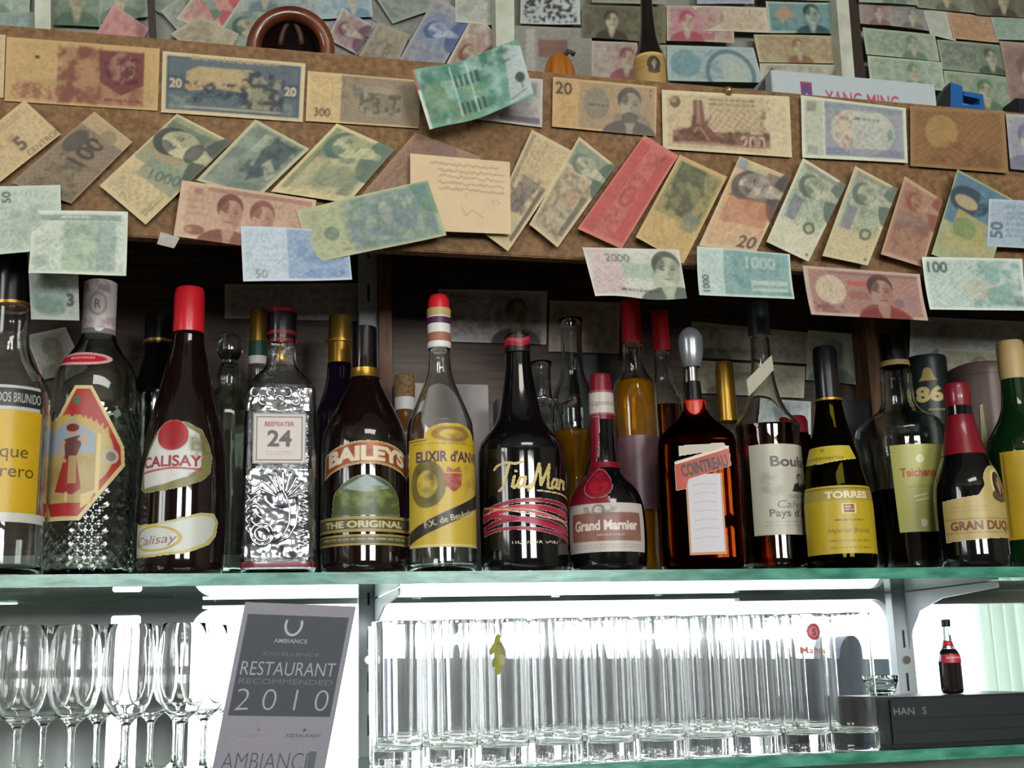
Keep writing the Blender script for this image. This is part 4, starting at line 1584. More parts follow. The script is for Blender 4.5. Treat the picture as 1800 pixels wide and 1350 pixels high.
wall_note([(905, 46), (1040, 50), (1040, 140), (905, 135)], 'grey banknote with a dull red square behind the orange ornament', '#8f8c80', '#6f6c64', '#7f7c72', None, 79, draw=lambda A: (A.rect(0.3, 0.25, 0.68, 0.6, '#7d5448', 0.9), A.rect(0.14, 0.05, 0.26, 0.95, '#a9a89c', 0.9), A.gui(0.3, 0.5, 0.98, 0.95, '#75725f', 0.4)))
wall_note([(1022, 8), (1172, 14), (1170, 76), (1022, 66)], 'dark olive brown banknote behind the brown bottle neck', '#6f6a50', '#3a3425', '#57503a', 0.35, 80)
wall_note([(1040, 72), (1120, 76), (1118, 140), (1040, 136)], 'pale banknote with a crimson portrait left of the brown bottle', '#a8a494', '#8c3f4c', '#a8877c', 0.78, 81)
wall_note([(1150, 80), (1180, 80), (1180, 140), (1150, 140)], 'narrow tan banknote right behind the brown bottle', '#a39a7e', '#80765c', '#928868', None, 82)
wall_note([(1172, 10), (1290, 12), (1290, 76), (1172, 72)], 'magenta banknote marked 100000 right of the brown bottle', '#b0a28e', '#a23a52', '#b8677a', 0.3, 83, num='100000', nx=0.52, ny=0.86)
wall_note([(1218, 10), (1346, 14), (1352, 58), (1228, 54)], 'beige banknote pinned over the magenta one', '#c4b59a', '#a6876c', '#b59a7c', None, 84)
wall_note([(1345, 3), (1472, 6), (1476, 60), (1352, 58)], 'teal banknote with a small orange pavilion and a portrait', '#a8b29e', '#3d6a70', '#5f8f8e', 0.66, 85, draw=lambda A: (A.rect(0.03, 0.05, 0.97, 0.93, '#5f8c8c', 0.9), A.poly([(0.1, 0.45), (0.25, 0.1), (0.4, 0.45)], '#b08a62', 0.95), A.rect(0.14, 0.45, 0.36, 0.65, '#a98f74', 0.9), A.eng(0.05, 0.5, 0.95, 0.95, '#3a6c74', 0.6), A.face(0.62, 0.4, 0.6, '#23404a', '#9fae9c', '#1f353f')))
wall_note([(1324, 61), (1478, 64), (1486, 112), (1334, 110)], 'beige and brown portrait banknote below the teal pavilion one', '#b0a27a', '#8a5a3c', '#a3895c', 0.48, 86)
wall_note([(1172, 80), (1324, 84), (1340, 146), (1172, 142)], 'teal blue banknote with a big dark arc right of the brown bottle', '#9fb0ac', '#50787c', '#7a9a9a', None, 87, draw=lambda A: (A.ell(0.2, 0.5, 0.42, 0.38, '#6f989c', 0.9), A.ell(0.68, 0.75, 0.62, 0.62, '#4f747c', 0.9, 0.06), A.ell(0.72, 0.72, 0.36, 0.42, '#a9b8a6', 0.9), A.eng(0.05, 0.1, 0.6, 0.9, '#5c858a', 0.5)))
wall_note([(1334, 112), (1486, 114), (1492, 170), (1340, 165)], 'cream banknote with coloured blocks above the white box', '#b8b49c', '#7f7560', '#9a927c', 0.9, 88)
wall_note([(1040, -40), (1170, -38), (1170, 8), (1040, 5)], 'dull banknote at the top edge above the brown bottle', '#8f927e', '#5f6654', '#7a806c', None, 89)
wall_note([(1225, -40), (1325, -38), (1325, 7), (1225, 7)], 'blue violet banknote at the top edge over the beige one', '#9aa2ae', '#59648a', '#7a84a0', None, 90)
wall_note([(1330, -45), (1470, -40), (1470, 2), (1330, 0)], 'grey green banknote at the top edge above the teal pavilion one', '#a0a692', '#6c7a66', '#869480', 0.3, 91)
wall_note([(1508, 4), (1566, 6), (1568, 46), (1512, 42)], 'dull pink banknote right of the dark wall strip', '#9f8f84', '#7c5a58', '#8f7470', 0.6, 92)
wall_note([(1562, 6), (1640, 12), (1644, 56), (1566, 46)], 'grey mauve banknote near the upper right corner', '#96938a', '#6c6a68', '#82807a', 0.5, 93)
wall_note([(1622, 16), (1672, 22), (1680, 72), (1634, 62)], 'blank whitish note in the upper right group', '#b2b8a6', '#a0a696', '#a6ac9c', None, 94)
wall_note([(1664, 22), (1744, 30), (1756, 76), (1676, 68)], 'orange note with red print in the upper right group', '#b29468', '#a8604a', '#ae7c58', None, 95)
wall_note([(1740, 30), (1840, 36), (1846, 72), (1752, 70)], 'mint green banknote at the right edge beside the orange one', '#98a892', '#6f8e7c', '#86a08e', None, 96)
wall_note([(1516, 48), (1642, 62), (1652, 108), (1522, 96)], 'green banknote with a pale round patch right of the dark strip', '#a3ac92', '#5a7862', '#7b957e', 0.66, 97, side=0.0)
wall_note([(1646, 70), (1762, 80), (1772, 134), (1656, 122)], 'dark green portrait banknote in the upper right group', '#8d9480', '#3f5446', '#62745f', 0.78, 98)
wall_note([(1524, 98), (1654, 110), (1662, 160), (1530, 152)], 'mint and grey banknote just above the white box', '#a9b79c', '#62806c', '#869c86', 0.6, 99)
wall_note([(1658, 124), (1774, 136), (1784, 200), (1666, 192)], 'green portrait banknote above the blue plastic clip', '#99a688', '#4f7258', '#78927a', 0.6, 100)
wall_note([(1756, 72), (1850, 80), (1850, 205), (1780, 200)], 'brownish pink banknote at the right frame edge', '#9a8676', '#80584e', '#8f7062', 0.6, 101)
wall_note([(1600, -30), (1710, -25), (1720, 24), (1612, 14)], 'olive banknote at the top edge of the right group', '#8d8e76', '#5d604a', '#747660', 0.5, 102)
wall_note([(1705, -25), (1840, -15), (1840, 34), (1715, 26)], 'dark brown banknote in the top right corner', '#75705a', '#413c2c', '#5c5742', 0.4, 103)
wall_note([(1506, -40), (1608, -35), (1614, 10), (1510, 4)], 'grey green banknote at the top edge beside the dark strip', '#97a08c', '#67765f', '#808c78', 0.6, 104)
# ------------------------------------------------------------------ liquor bottles
BG = 'liquor bottles on the glass shelf'


def _soft(a):
    return a


def art(u0, u1, v0, v1, bg='#ffffff', res=1.1, clear=False, wrap=1.0):
    return Art((u1 - u0) * wrap, v1 - v0, bg, (u1 - u0) * wrap * res, 3, clear)


# 1 yellow label bottle cut by the left edge
b = Bottle('liquor_bottle', 'clear bottle with black cap and yellow label cut by the left edge of the picture', -8, 0.042,
           [(1006, 74), (990, 77), (930, 78), (740, 78), (695, 76), (665, 62), (640, 44), (615, 35), (590, 32), (536, 32)], M['clear'], BG, wall=0.003)
b.cap('cap', [(540, 35), (490, 36), (470, 33), (452, 28)], M['black_cap'], curve=True)
b.band('cap_ring', 536, 541, 0.003, M['gold'])
a = art(-95, 62, 735, 910, '#c9a21c', wrap=1.25)
a.eng(0, 0, 1, 1, '#b8941a', 0.3, 5)
a.text('Parque', 0.66, 0.40, 0.13, '#4a3a1a', 1, bold=0.0)
a.text('Torero', 0.705, 0.59, 0.13, '#4a3a1a', 1, bold=0.0)
b.label('front_label', a, -95, 62, 735, 910, lab='yellow label')
a = art(-95, 66, 692, 735, '#26282a', wrap=1.25)
a.rect(0, 0, 1, 0.12, '#b9b9b0')
a.rect(0, 0.85, 1, 1, '#b9b9b0')
a.text('DESTILADOS BRUNIDO', 0.72, 0.48, 0.4, '#b9b9b0', 1, fit=0.6)
b.label('shoulder_label', a, -95, 66, 692, 735, lab='black and silver shoulder label')
a = art(-95, 68, 910, 926, '#c8c8c0', wrap=1.25)
b.label('lower_label', a, -95, 68, 910, 926)

# 2 cut glass anise bottle


def diamond(th, z, r):
    p, q = th * 22 / (2 * math.pi), z * 66
    f = np.abs(((p + q) % 1.0) - 0.5) + np.abs(((p - q) % 1.0) - 0.5)
    w = min(1.0, max(0.0, (0.205 - z) / 0.02))
    return 1 - 0.034 * w * (1 - f)


b = Bottle('anise_bottle', 'diamond cut clear bottle with red and gold picture label and white capsule', 153, 0.1,
           [(1008, 76), (995, 79), (900, 79), (720, 76), (668, 70), (640, 58), (618, 42), (600, 33), (585, 29), (560, 27)], M['cut'], BG, n=2.4, wall=0.004, seg=176, nring=160, mod=diamond)
anise_cap = b.cap('capsule', [(592, 30), (575, 29), (520, 29), (498, 27)], M['white_cap'])
a = art(142, 204, 500, 583, '#cfcac8', 1.0, wrap=1.4)
a.ell(0.45, 0.5, 0.2, 0.22, '#a88f84', 0.8, 0.03)
a.text('R', 0.45, 0.5, 0.2, '#8f5a54', 1)
a.eng(0, 0, 1, 0.25, '#8d5a66', 0.7, 6)
a.eng(0, 0.7, 1, 1, '#a87a7a', 0.6, 7)
zz = (b.z(583), b.z(500))
th = np.linspace(-1.25, 1.25, a.nx)
rr = 29.6 * b.k + 0.0006
P = np.stack([np.sin(th)[None] * rr * b.rt.x + np.cos(th)[None] * rr * b.fwd.x + np.zeros((a.ny, 1)), np.sin(th)[None] * rr * b.rt.y + np.cos(th)[None] * rr * b.fwd.y + np.zeros((a.ny, 1)), np.repeat(np.linspace(zz[1], zz[0], a.ny)[:, None], a.nx, 1)], -1)
link('capsule_print', sheet_mesh('capsule_print', a, P), M['label'], anise_cap)
a = art(97, 196, 630, 657, '#c9a0a0', clear=True)
a.ell(0.5, 0.55, 1.85, 0.45, '#cf9f9f')
a.ell(0.5, 0.55, 1.5, 0.28, '#b8232f')
a.dashes(0.3, 0.42, 0.7, 0.72, 1, '#d8a0a0', 0.9)
b.label('shoulder_label', a, 97, 196, 630, 657, off=0.001, lab='red oval shoulder label')
U0, U1, V0, V1 = 76, 216, 694, 928
a = art(U0, U1, V0, V1, clear=True, res=1.15)
hexa = [(0.37, 0.0), (0.57, 0.0), (0.98, 0.44), (1.0, 0.58), (0.5, 0.985), (0.14, 0.985), (0.02, 0.74), (0.04, 0.42)]
a.poly(hexa, '#c9b27a')
hin = [(0.39, 0.025), (0.55, 0.025), (0.94, 0.45), (0.955, 0.57), (0.48, 0.955), (0.17, 0.955), (0.065, 0.73), (0.085, 0.43)]
a.poly(hin, '#9e2b26')
a.ell(0.36, 0.5, 0.30, 0.27, '#b2a06a')
a.poly([(0.09, 0.5), (0.66, 0.36), (0.66, 0.78), (0.56, 0.86), (0.14, 0.86), (0.08, 0.7)], '#a9945c')
a.poly([(0.1, 0.36), (0.36, 0.24), (0.64, 0.36), (0.64, 0.5), (0.09, 0.52)], '#8f9aa4')
a.eng(0.1, 0.5, 0.64, 0.85, '#8a7236', 0.6, 9)
a.text('ASTURIANA', 0.44, 0.255, 0.075, '#b99a4a', 1, rot=-8, bold=0.03, arc=0.16, fit=0.8)
a.poly([(0.3, 0.5), (0.42, 0.5), (0.5, 0.76), (0.4, 0.8), (0.2, 0.78)], '#8f2a24')
a.poly([(0.28, 0.4), (0.45, 0.37), (0.48, 0.44), (0.42, 0.54), (0.3, 0.54)], '#5a3226')
a.poly([(0.34, 0.52), (0.43, 0.52), (0.44, 0.72), (0.34, 0.72)], '#a88e60', 0.9)
a.ell(0.37, 0.33, 0.035, 0.035, '#b98a68')
a.ell(0.37, 0.315, 0.045, 0.03, '#6b2420')
a.line([(0.28, 0.42), (0.22, 0.5), (0.3, 0.56)], 0.02, '#b98a68')
a.line([(0.45, 0.4), (0.53, 0.42), (0.5, 0.34)], 0.02, '#b98a68')
a.line([(0.33, 0.79), (0.33, 0.84)], 0.02, '#c8a888')
a.line([(0.68, 0.37), (0.68, 0.78)], 0.03, '#cdb678')
a.ell(0.83, 0.52, 0.055, 0.055, '#a7a398')
a.ell(0.83, 0.52, 0.035, 0.035, '#7d6a60')
a.ell(0.4, 0.11, 0.03, 0.03, '#3f6a45')
a.poly([(0.5, 0.8), (0.68, 0.76), (0.6, 0.86), (0.5, 0.9)], '#cdb678', 0.9)
a.rect(0.26, 0.9, 0.46, 0.95, '#a32a2c')
b.label('front_label', a, U0, U1, V0, V1, off=0.0008, lab='red and gold label showing a woman in a red skirt')

# 3 dark bottle, red cap
b = Bottle('liqueur_bottle', 'dark brown bottle with red cap and two torn-edged white labels', 318, 0.07,
           [(1004, 70), (990, 73), (900, 74), (820, 72), (770, 67), (720, 56), (680, 46), (640, 37), (605, 29), (584, 27)], M['dark'], BG)
b.cap('cap', [(588, 27), (580, 28), (520, 27.5), (509, 25)], M['red_cap'])
a = art(256, 370, 752, 876, clear=True)
edge = [(0.05, 0.62), (0.14, 0.38), (0.26, 0.12), (0.4, 0.0), (0.66, 0.02), (0.86, 0.12), (0.95, 0.3), (1.0, 0.5), (0.97, 0.72), (0.85, 0.84), (0.62, 0.93), (0.4, 0.97), (0.12, 0.98), (0.0, 0.9)]
a.poly(edge, '#7a7448')
a.poly([(0.06, 0.66), (0.15, 0.42), (0.27, 0.17), (0.42, 0.06), (0.64, 0.08), (0.82, 0.18), (0.86, 0.4), (0.84, 0.64), (0.68, 0.78), (0.4, 0.88), (0.1, 0.92)], '#c6c6c2')
a.eng(0.7, 0.05, 1.0, 0.95, '#5f5a30', 0.8, 8)
a.text('CALISAY', 0.46, 0.56, 0.15, '#8c2030', 1, fit=0.78, bold=0.03)
a.line([(0.08, 0.7), (0.5, 0.66), (0.84, 0.68)], 0.03, '#a03040', 0.9)
b.label('front_label', a, 256, 370, 752, 876, lab='white label lettered in dark red')
a = art(281, 332, 750, 804, clear=True)
a.ell(0.5, 0.5, 0.46, 0.49, '#9e1a20')
a.ell(0.5, 0.52, 0.33, 0.34, '#8f1219')
b.label('seal', a, 281, 332, 750, 804, off=0.002, lab='round red wax seal')
a = art(236, 378, 908, 986, clear=True)
a.poly([(0.0, 0.2), (0.06, 0.14), (0.22, 0.24), (0.42, 0.26), (0.62, 0.17), (0.82, 0.02), (0.95, 0.03), (1.0, 0.2), (0.98, 0.5), (0.9, 0.72), (0.7, 0.92), (0.4, 0.98), (0.12, 0.95), (0.04, 0.62)], '#b9ad62')
a.poly([(0.02, 0.22), (0.07, 0.2), (0.22, 0.29), (0.42, 0.31), (0.62, 0.22), (0.82, 0.09), (0.93, 0.1), (0.965, 0.22), (0.94, 0.48), (0.86, 0.68), (0.68, 0.86), (0.4, 0.92), (0.14, 0.9), (0.06, 0.6)], '#c3c7c0')
a.ell(0.42, 0.58, 0.42, 0.26, '#b39a40', 1, 0.02)
a.text('Calisay', 0.42, 0.6, 0.2, '#8a5a5a', 1, rot=5, shear=0.3)
b.label('lower_label', a, 236, 378, 908, 986, lab='wavy white lower label with a gold rim')

# 4 square gin bottle
b = Bottle('gin_bottle', 'square embossed clear gin bottle marked 24 with black and red cap', 489, 0.062,
           [(1004, 62), (992, 64), (800, 63), (700, 62), (685, 59), (668, 46), (655, 34), (645, 28), (632, 26), (600, 25)], M['emboss'], BG, n=7, ry=0.78, wall=0.003, seg=64)
gin_cap = b.cap('cap', [(604, 26), (586, 27), (552, 27), (547, 26)], M['black_cap'], n=2)
for vv in (589, 603):
    b.cap('cap_band', [(vv + 3, 27.8), (vv - 3, 27.8)], M['wine_red'], gin_cap)
b.cap('cap_top', [(553, 27.8), (546, 27)], M['wine_red'], gin_cap)
b.cap('neck_figure', [(641, 10), (636, 13), (622, 12), (612, 9), (604, 8)], M['gold'])
# silver scrolls pressed in the front and back glass
emb = M['silver']


def on_front(u, v):
    z = b.z(v)
    ua = b.uax(v)
    r = float(b.r(z))
    x = max(-0.97 * r, min(0.97 * r, (u - ua) * b.k))
    d = r * b.ry * (1 - abs(x / r) ** b.n) ** (1 / b.n) + 0.0004
    return Vector((x * b.rt.x + d * b.fwd.x, x * b.rt.y + d * b.fwd.y, z))


vs, fs = [], []
pieces = []
pieces.append([(460 + 19 * math.cos(t), 944 + 19 * math.sin(t)) for t in np.linspace(0, 6.28, 25)])
pieces.append([(460 + 12 * math.cos(t), 944 + 12 * math.sin(t)) for t in np.linspace(0, 6.28, 19)])
pieces.append([(478, 958), (496, 946), (506, 925), (507, 900), (500, 878), (490, 860), (480, 848), (470, 842)])
pieces.append([(484, 960), (504, 950), (516, 930), (520, 905), (518, 880)])
for k in range(9):
    an = math.radians(150 - k * 17)
    pieces.append([(494 + q * 44 * math.cos(an + 0.12 * q), 886 - q * 52 * math.sin(an + 0.12 * q)) for q in np.linspace(0.25, 1, 9)])
for k in range(6):
    pieces.append([(436 + 3 * math.sin(q * 3 + k), 850 + k * 17 + 8 * q) for q in np.linspace(-1, 1, 6)])
    pieces.append([(438 + q * 24, 855 + k * 14 + 6 * math.sin(q * 4 + k)) for q in np.linspace(0, 1, 9)])
    pieces.append([(530 + 8 * math.sin(q * 5 + k), 960 - k * 17 + 7 * q) for q in np.linspace(-1, 1, 9)])
for k in range(7):
    pieces.append([(447 + k * 14 + 7 * math.cos(t + k), 700 + 14 * (k % 2) + 8 * math.sin(t + k)) for t in np.linspace(0, 4.6, 14)])
for nm, v0, v1, sel in (('lower_emboss', 832, 984, pieces[:-7]), ('upper_emboss', 692, 731, pieces[-7:])):
    bmall = bmesh.new()
    for p in sel:
        me = tube_mesh('scroll', [on_front(u + 2, v) for u, v in p], 0.0016, 6)
        bmall.from_mesh(me)
        bpy.data.meshes.remove(me)
    A_ = art(434, 547, v0, v1, '#ffffff', 0.3)
    pan = b.label(nm + '_panel', A_, 434, 547, v0, v1, M['silver_emboss'], off=0.0002)
    pan['label'] = 'silvery embossed front glass'
    bm_obj('scrolls', bmall, emb, pan, smooth=True)
a = art(446, 536, 737, 823, '#c3b5ae')
a.rect(0.0, 0, 1, 1, '#8f8884')
a.rect(0.02, 0.02, 0.98, 0.98, '#c3b7b1')
for q in (0.06, ):
    a.rect(q, q, 1 - q, q + 0.02, '#4a4040'); a.rect(q, 1 - q - 0.02, 1 - q, 1 - q, '#4a4040')
    a.rect(q, q, q + 0.02, 1 - q, '#4a4040'); a.rect(1 - q - 0.02, q, 1 - q, 1 - q, '#4a4040')
a.text('BEEFEATER', 0.5, 0.21, 0.09, '#8a4450', 1, fit=0.56, bold=0.03)
a.text('24', 0.5, 0.49, 0.32, '#38302e', 1, bold=0.03, fit=0.46)
a.dashes(0.25, 0.76, 0.75, 0.86, 2, '#8d7f7a', 0.6)
b.label('front_label', a, 446, 536, 737, 823, off=0.0012, lab='pale square label with the number 24')
b.band('base_band', 992, 1001, 0.0004, M['wine_red'])

# 6 cream liqueur
b = Bottle('cream_liqueur_bottle', 'dark round shouldered bottle with orange arched label and green landscape', 641, 0.084,
           [(1004, 72), (992, 76), (900, 76.5), (790, 75.5), (765, 72), (740, 62), (715, 49), (690, 36), (672, 27), (655, 23), (600, 22)], M['dark'], BG)
b.cap('cap', [(662, 23), (640, 22.5), (590, 22), (577, 21)], M['black_cap'])
b.band('neck_ring', 650, 666, 0.0016, M['gold'])
U0, U1, V0, V1 = 574, 713, 786, 852
a = art(U0, U1, V0, V1, clear=True, wrap=1.25)


def arch(A, col, lo, hi, sag, x0=0.0, x1=1.0):
    n = 24
    xs = np.linspace(x0, x1, n)
    up = [(x, lo + sag * (2 * x - 1) ** 2) for x in xs]
    dn = [(x, hi + sag * (2 * x - 1) ** 2) for x in xs[::-1]]
    return A.poly(up + dn, col)


arch(a, '#a89054', 0.02, 0.62, 0.36)
arch(a, '#8e3f22', 0.07, 0.56, 0.36, 0.02, 0.98)
a.eng(0.3, 0.05, 0.7, 0.7, '#c0673a', 0.7, 3)
a.text('BAILEYS', 0.5, 0.33, 0.36, '#cfc4a8', 1, fit=0.86, bold=0.05, arc=0.075)
b.label('name_label', a, U0, U1, V0, V1, lab='orange and gold arched label')
U0, U1, V0, V1 = 586, 700, 844, 915
a = art(U0, U1, V0, V1, clear=True, wrap=1.1)
a.poly([(0, 1), (0.02, 0.6)] + [(x, 0.62 - 0.6 * math.sin(math.pi * x) ** 0.7) for x in np.linspace(0.04, 0.96, 20)] + [(0.98, 0.6), (1, 1)], '#4c5730')
a.poly([(0.18, 0.34), (0.5, 0.03), (0.82, 0.34), (0.5, 0.45)], '#93a2a2', 0.9)
a.eng(0, 0.3, 1, 1, '#3b4a20', 0.75, 5)
a.eng(0, 0.3, 1, 0.8, '#8a9346', 0.5, 6, seed=3)
b.label('landscape_label', a, U0, U1, V0, V1, lab='green landscape picture')
for nm, v0, v1, tx in (('middle_band', 916, 943, 'THE ORIGINAL'), ('lower_band', 947, 966, '')):
    a = art(560, 722, v0, v1, '#2a2a1c', wrap=1.5)
    a.rect(0, 0, 1, 0.2, '#9c8a50')
    a.rect(0, 0.8, 1, 1, '#9c8a50')
    a.rect(0, 0.28, 1, 0.72, '#6e6a44', 0.6)
    if tx:
        a.text(tx, 0.5, 0.5, 0.42, '#c9bb8c', 1, fit=0.55, bold=0.03)
    else:
        a.dashes(0.2, 0.35, 0.8, 0.65, 1, '#b5a878', 0.9)
    b.label(nm, a, 560, 722, v0, v1)

# 8 elixir
b = Bottle('elixir_bottle', 'clear cone shouldered bottle with bright yellow label and red and white capsule', 777, 0.046,
           [(1002, 57), (992, 60), (900, 60), (770, 59.5), (748, 58), (728, 51), (700, 39), (670, 27), (650, 22), (612, 20)], M['clear'], BG, wall=0.003)
b.cap('neck_foil', [(614, 20.5), (600, 21), (560, 21), (556, 20)], M['white_cap'])
b.cap('capsule_band', [(612, 21.8), (604, 21.8)], M['white_cap'])
b.cap('purple_band', [(572, 21.6), (561, 21.6)], principled('purple_band', '#4a2140', 0.4))
b.cap('figured_band', [(603, 21.4), (588, 21.4)], principled('figured_band', '#97604f', 0.5))
b.cap('cap_ring', [(558, 22), (545, 22)], M['cream_cap'])
b.cap('cap', [(546, 19.5), (530, 19.5), (521, 15)], M['red_cap'])
U0, U1, V0, V1 = 721, 837, 752, 967
a = art(U0, U1, V0, V1, clear=True, wrap=1.1)
a.poly([(0, 0.13), (0.22, 0.13)] + [(0.5 + 0.28 * math.cos(t), 0.12 - 0.11 * math.sin(t)) for t in np.linspace(math.pi, 0, 14)] + [(0.8, 0.13), (1, 0.13), (1, 1), (0, 1)], '#c3a528')
a.line([(0.02, 0.15), (0.24, 0.15)], 0.01, '#6a5a2a')
a.ell(0.5, 0.1, 0.1, 0.05, '#8d6a30', 0.9, 0.012)
a.eng(0.36, 0.03, 0.64, 0.17, '#7a5a3a', 0.8, 12)
a.dashes(0.08, 0.17, 0.9, 0.2, 1, '#6a5a2a', 0.5)
a.text("ELIXIR d'ANVERS", 0.55, 0.28, 0.085, '#4a2350', 1, fit=0.86, bold=0.03)
a.rect(0.06, 0.36, 0.96, 0.96, '#bca24a', 0.5)
a.ell(0.24, 0.5, 0.09, 0.15, '#3a3a22', 0.75, 0.025)
a.eng(0.12, 0.36, 0.34, 0.66, '#33341e', 0.8, 11)
a.poly([(0.42, 0.42), (0.6, 0.42), (0.59, 0.52), (0.51, 0.57), (0.43, 0.52)], '#97303a')
a.eng(0.42, 0.42, 0.6, 0.56, '#c4a05a', 0.5, 14)
a.poly([(0.43, 0.41), (0.45, 0.36), (0.51, 0.39), (0.57, 0.36), (0.6, 0.41)], '#a05a40')
a.eng(0.65, 0.36, 0.9, 0.6, '#8a7434', 0.6, 12)
a.poly([(0, 0.98), (0, 0.88), (0.92, 0.54), (1.0, 0.58), (1.0, 0.63)], '#26221a')
a.text('F.X. de Beukelaer', 0.5, 0.765, 0.05, '#c9c2a0', 1, rot=20, fit=0.62, shear=0.2)
a.line([(0.0, 0.985), (0.96, 0.985)], 0.012, '#d0c48a')
b.label('front_label', a, U0, U1, V0, V1, lab='bright yellow label with a diagonal black band')

# 9 coffee liqueur
b = Bottle('coffee_liqueur_bottle', 'black long necked bottle with gold script and red swirl label', 921, 0.068,
           [(1000, 73), (988, 77), (900, 77.5), (800, 77), (782, 73), (766, 62), (752, 49), (735, 40), (710, 34), (670, 27), (640, 23), (600, 21)], M['black_glass'], BG)
tia_cap = b.cap('cap', [(662, 22), (650, 23), (644, 21.5), (600, 21), (589, 20.5)], M['black_cap'])
a = art(888, 929, 594, 622, '#1a0c10', wrap=1.3)
for k, (p, q) in enumerate(((0.2, 0.75), (0.4, 0.95), (0.1, 0.4))):
    a.line([(0, q), (0.35, p + 0.1), (0.7, p + 0.25), (1, p)], 0.16, ('#b01f36', '#8c1a2c', '#a8323f')[k])
b.label('cap_print', a, 888, 929, 594, 622, off=0.0026, parent=tia_cap, lab='red swirl print')
U0, U1, V0, V1 = 848, 1000, 812, 966
a = art(U0, U1, V0, V1, clear=True, wrap=1.2)
for k, (y0, y1, y2, y3, c, wd) in enumerate(((0.62, 0.44, 0.5, 0.6, '#8c1830', .045), (0.7, 0.5, 0.58, 0.72, '#a81e3a', .06), (0.58, 0.56, 0.7, 0.78, '#b8304a', .03), (0.8, 0.62, 0.74, 0.9, '#7d152c', .05), (0.66, 0.66, 0.84, 0.86, '#a5203c', .05), (0.86, 0.74, 0.86, 0.96, '#8f1a34', .04), (0.64, 0.52, 0.66, 0.84, '#c9a27a', .012), (0.56, 0.6, 0.78, 0.7, '#c8a070', .012))):
    xs = np.linspace(0.05, 0.93, 22)
    t = (xs - 0.05) / 0.88
    ys = (1 - t) ** 3 * y0 + 3 * t * (1 - t) ** 2 * y1 + 3 * t * t * (1 - t) * y2 + t ** 3 * y3
    a.line(list(zip(xs, ys)), wd, c)
GS = '#c5ad5c'
for st_ in ([(0.17, 0.15), (0.2, 0.11), (0.3, 0.08), (0.4, 0.1), (0.47, 0.08)], [(0.33, 0.1), (0.29, 0.25), (0.26, 0.36), (0.22, 0.39)],   # T
            [(0.38, 0.24), (0.355, 0.35), (0.38, 0.37), (0.4, 0.34)], [(0.395, 0.18), (0.40, 0.185)],                                         # i
            [(0.49, 0.26), (0.45, 0.25), (0.42, 0.31), (0.43, 0.37), (0.47, 0.34), (0.5, 0.25), (0.48, 0.35), (0.51, 0.37), (0.55, 0.33)],     # a
            [(0.53, 0.40), (0.57, 0.36), (0.65, 0.1), (0.66, 0.25), (0.66, 0.34), (0.77, 0.1), (0.75, 0.25), (0.74, 0.36), (0.77, 0.37)],      # M
            [(0.86, 0.27), (0.82, 0.26), (0.79, 0.32), (0.80, 0.37), (0.84, 0.34), (0.87, 0.26), (0.85, 0.36), (0.88, 0.36)],                  # a
            [(0.91, 0.26), (0.89, 0.37)], [(0.9, 0.31), (0.93, 0.26), (0.95, 0.28)],                                                           # r
            [(0.97, 0.27), (0.955, 0.36)], [(1.0, 0.27), (0.985, 0.3), (0.99, 0.36)]):
    a.line([(float(np.interp(x_, [0.17, 0.35, 0.51, 0.77, 0.88, 0.95, 1], [0.17, 0.31, 0.42, 0.61, 0.70, 0.76, 0.8])), y_) for x_, y_ in st_], 0.026, GS)
a.line([(0.5, 0.4), (0.72, 0.42), (0.97, 0.47)], 0.016, '#c5ad5c')
a.text('LIQUEUR SPIRIT', 0.5, 0.965, 0.035, '#b7a45a', 1, fit=0.4)
b.label('front_label', a, U0, U1, V0, V1, lab='gold script over red swirls')

# 11 orange liqueur with ribbon
b = Bottle('ribbon_bottle', 'bulbous dark bottle with red ribbon, wax seal and pale framed label', 1069, 0.068,
           [(996, 64), (985, 68), (940, 69.5), (905, 68), (880, 63), (858, 52), (842, 38), (828, 28), (810, 23), (740, 20), (690, 19)], M['black_glass'], BG)
b.cap('capsule', [(740, 21), (700, 20), (668, 19.5), (660, 18)], M['wine_red'])
a = art(1038, 1084, 690, 733, '#b7aea6', wrap=1.3)
a.text('Lapostolle', 0.55, 0.5, 0.22, '#6a5c58', 1, shear=0.3, fit=0.8)
a.rect(0, 0.0, 1, 0.08, '#8c2030')
a.rect(0, 0.92, 1, 1, '#8c2030')
b.label('neck_label', a, 1038, 1084, 690, 733, off=0.0022, lab='white neck label')
U0, U1, V0, V1 = 1034, 1078, 735, 893
a = art(U0, U1, V0, V1, clear=True)
a.poly([(0.08, 0), (0.62, 0), (0.6, 0.28), (0.5, 0.5), (0.62, 0.6), (0.76, 1), (0.2, 1), (0.3, 0.6), (0.12, 0.4)], '#7d1022')
a.eng(0, 0, 1, 1, '#5c0a18', 0.5, 4)
b.label('ribbon', a, U0, U1, V0, V1, off=0.0012, lab='red ribbon')
b.band('ribbon_tie', 815, 826, 0.002, M['wine_red'])
a = art(1030, 1078, 826, 886, clear=True)
a.ell(0.5, 0.5, 0.36, 0.46, '#7d1020')
a.ell(0.5, 0.5, 0.24, 0.32, '#971a2c')
a.eng(0.2, 0.2, 0.8, 0.8, '#5f0c18', 0.7, 7)
b.label('wax_seal', a, 1030, 1078, 826, 886, off=0.002, lab='dark red wax seal')
U0, U1, V0, V1 = 1003, 1130, 892, 976
a = art(U0, U1, V0, V1, '#b9b0aa', wrap=1.12)
a.rect(0.08, 0.2, 0.92, 0.78, '#7d5448')
a.eng(0.08, 0.2, 0.92, 0.78, '#94695a', 0.5, 6)
a.ell(0.42, 0.14, 0.1, 0.09, '#7a6a60', 0.9, 0.02)
a.eng(0.25, 0.06, 0.62, 0.26, '#5d4a44', 0.7, 10)
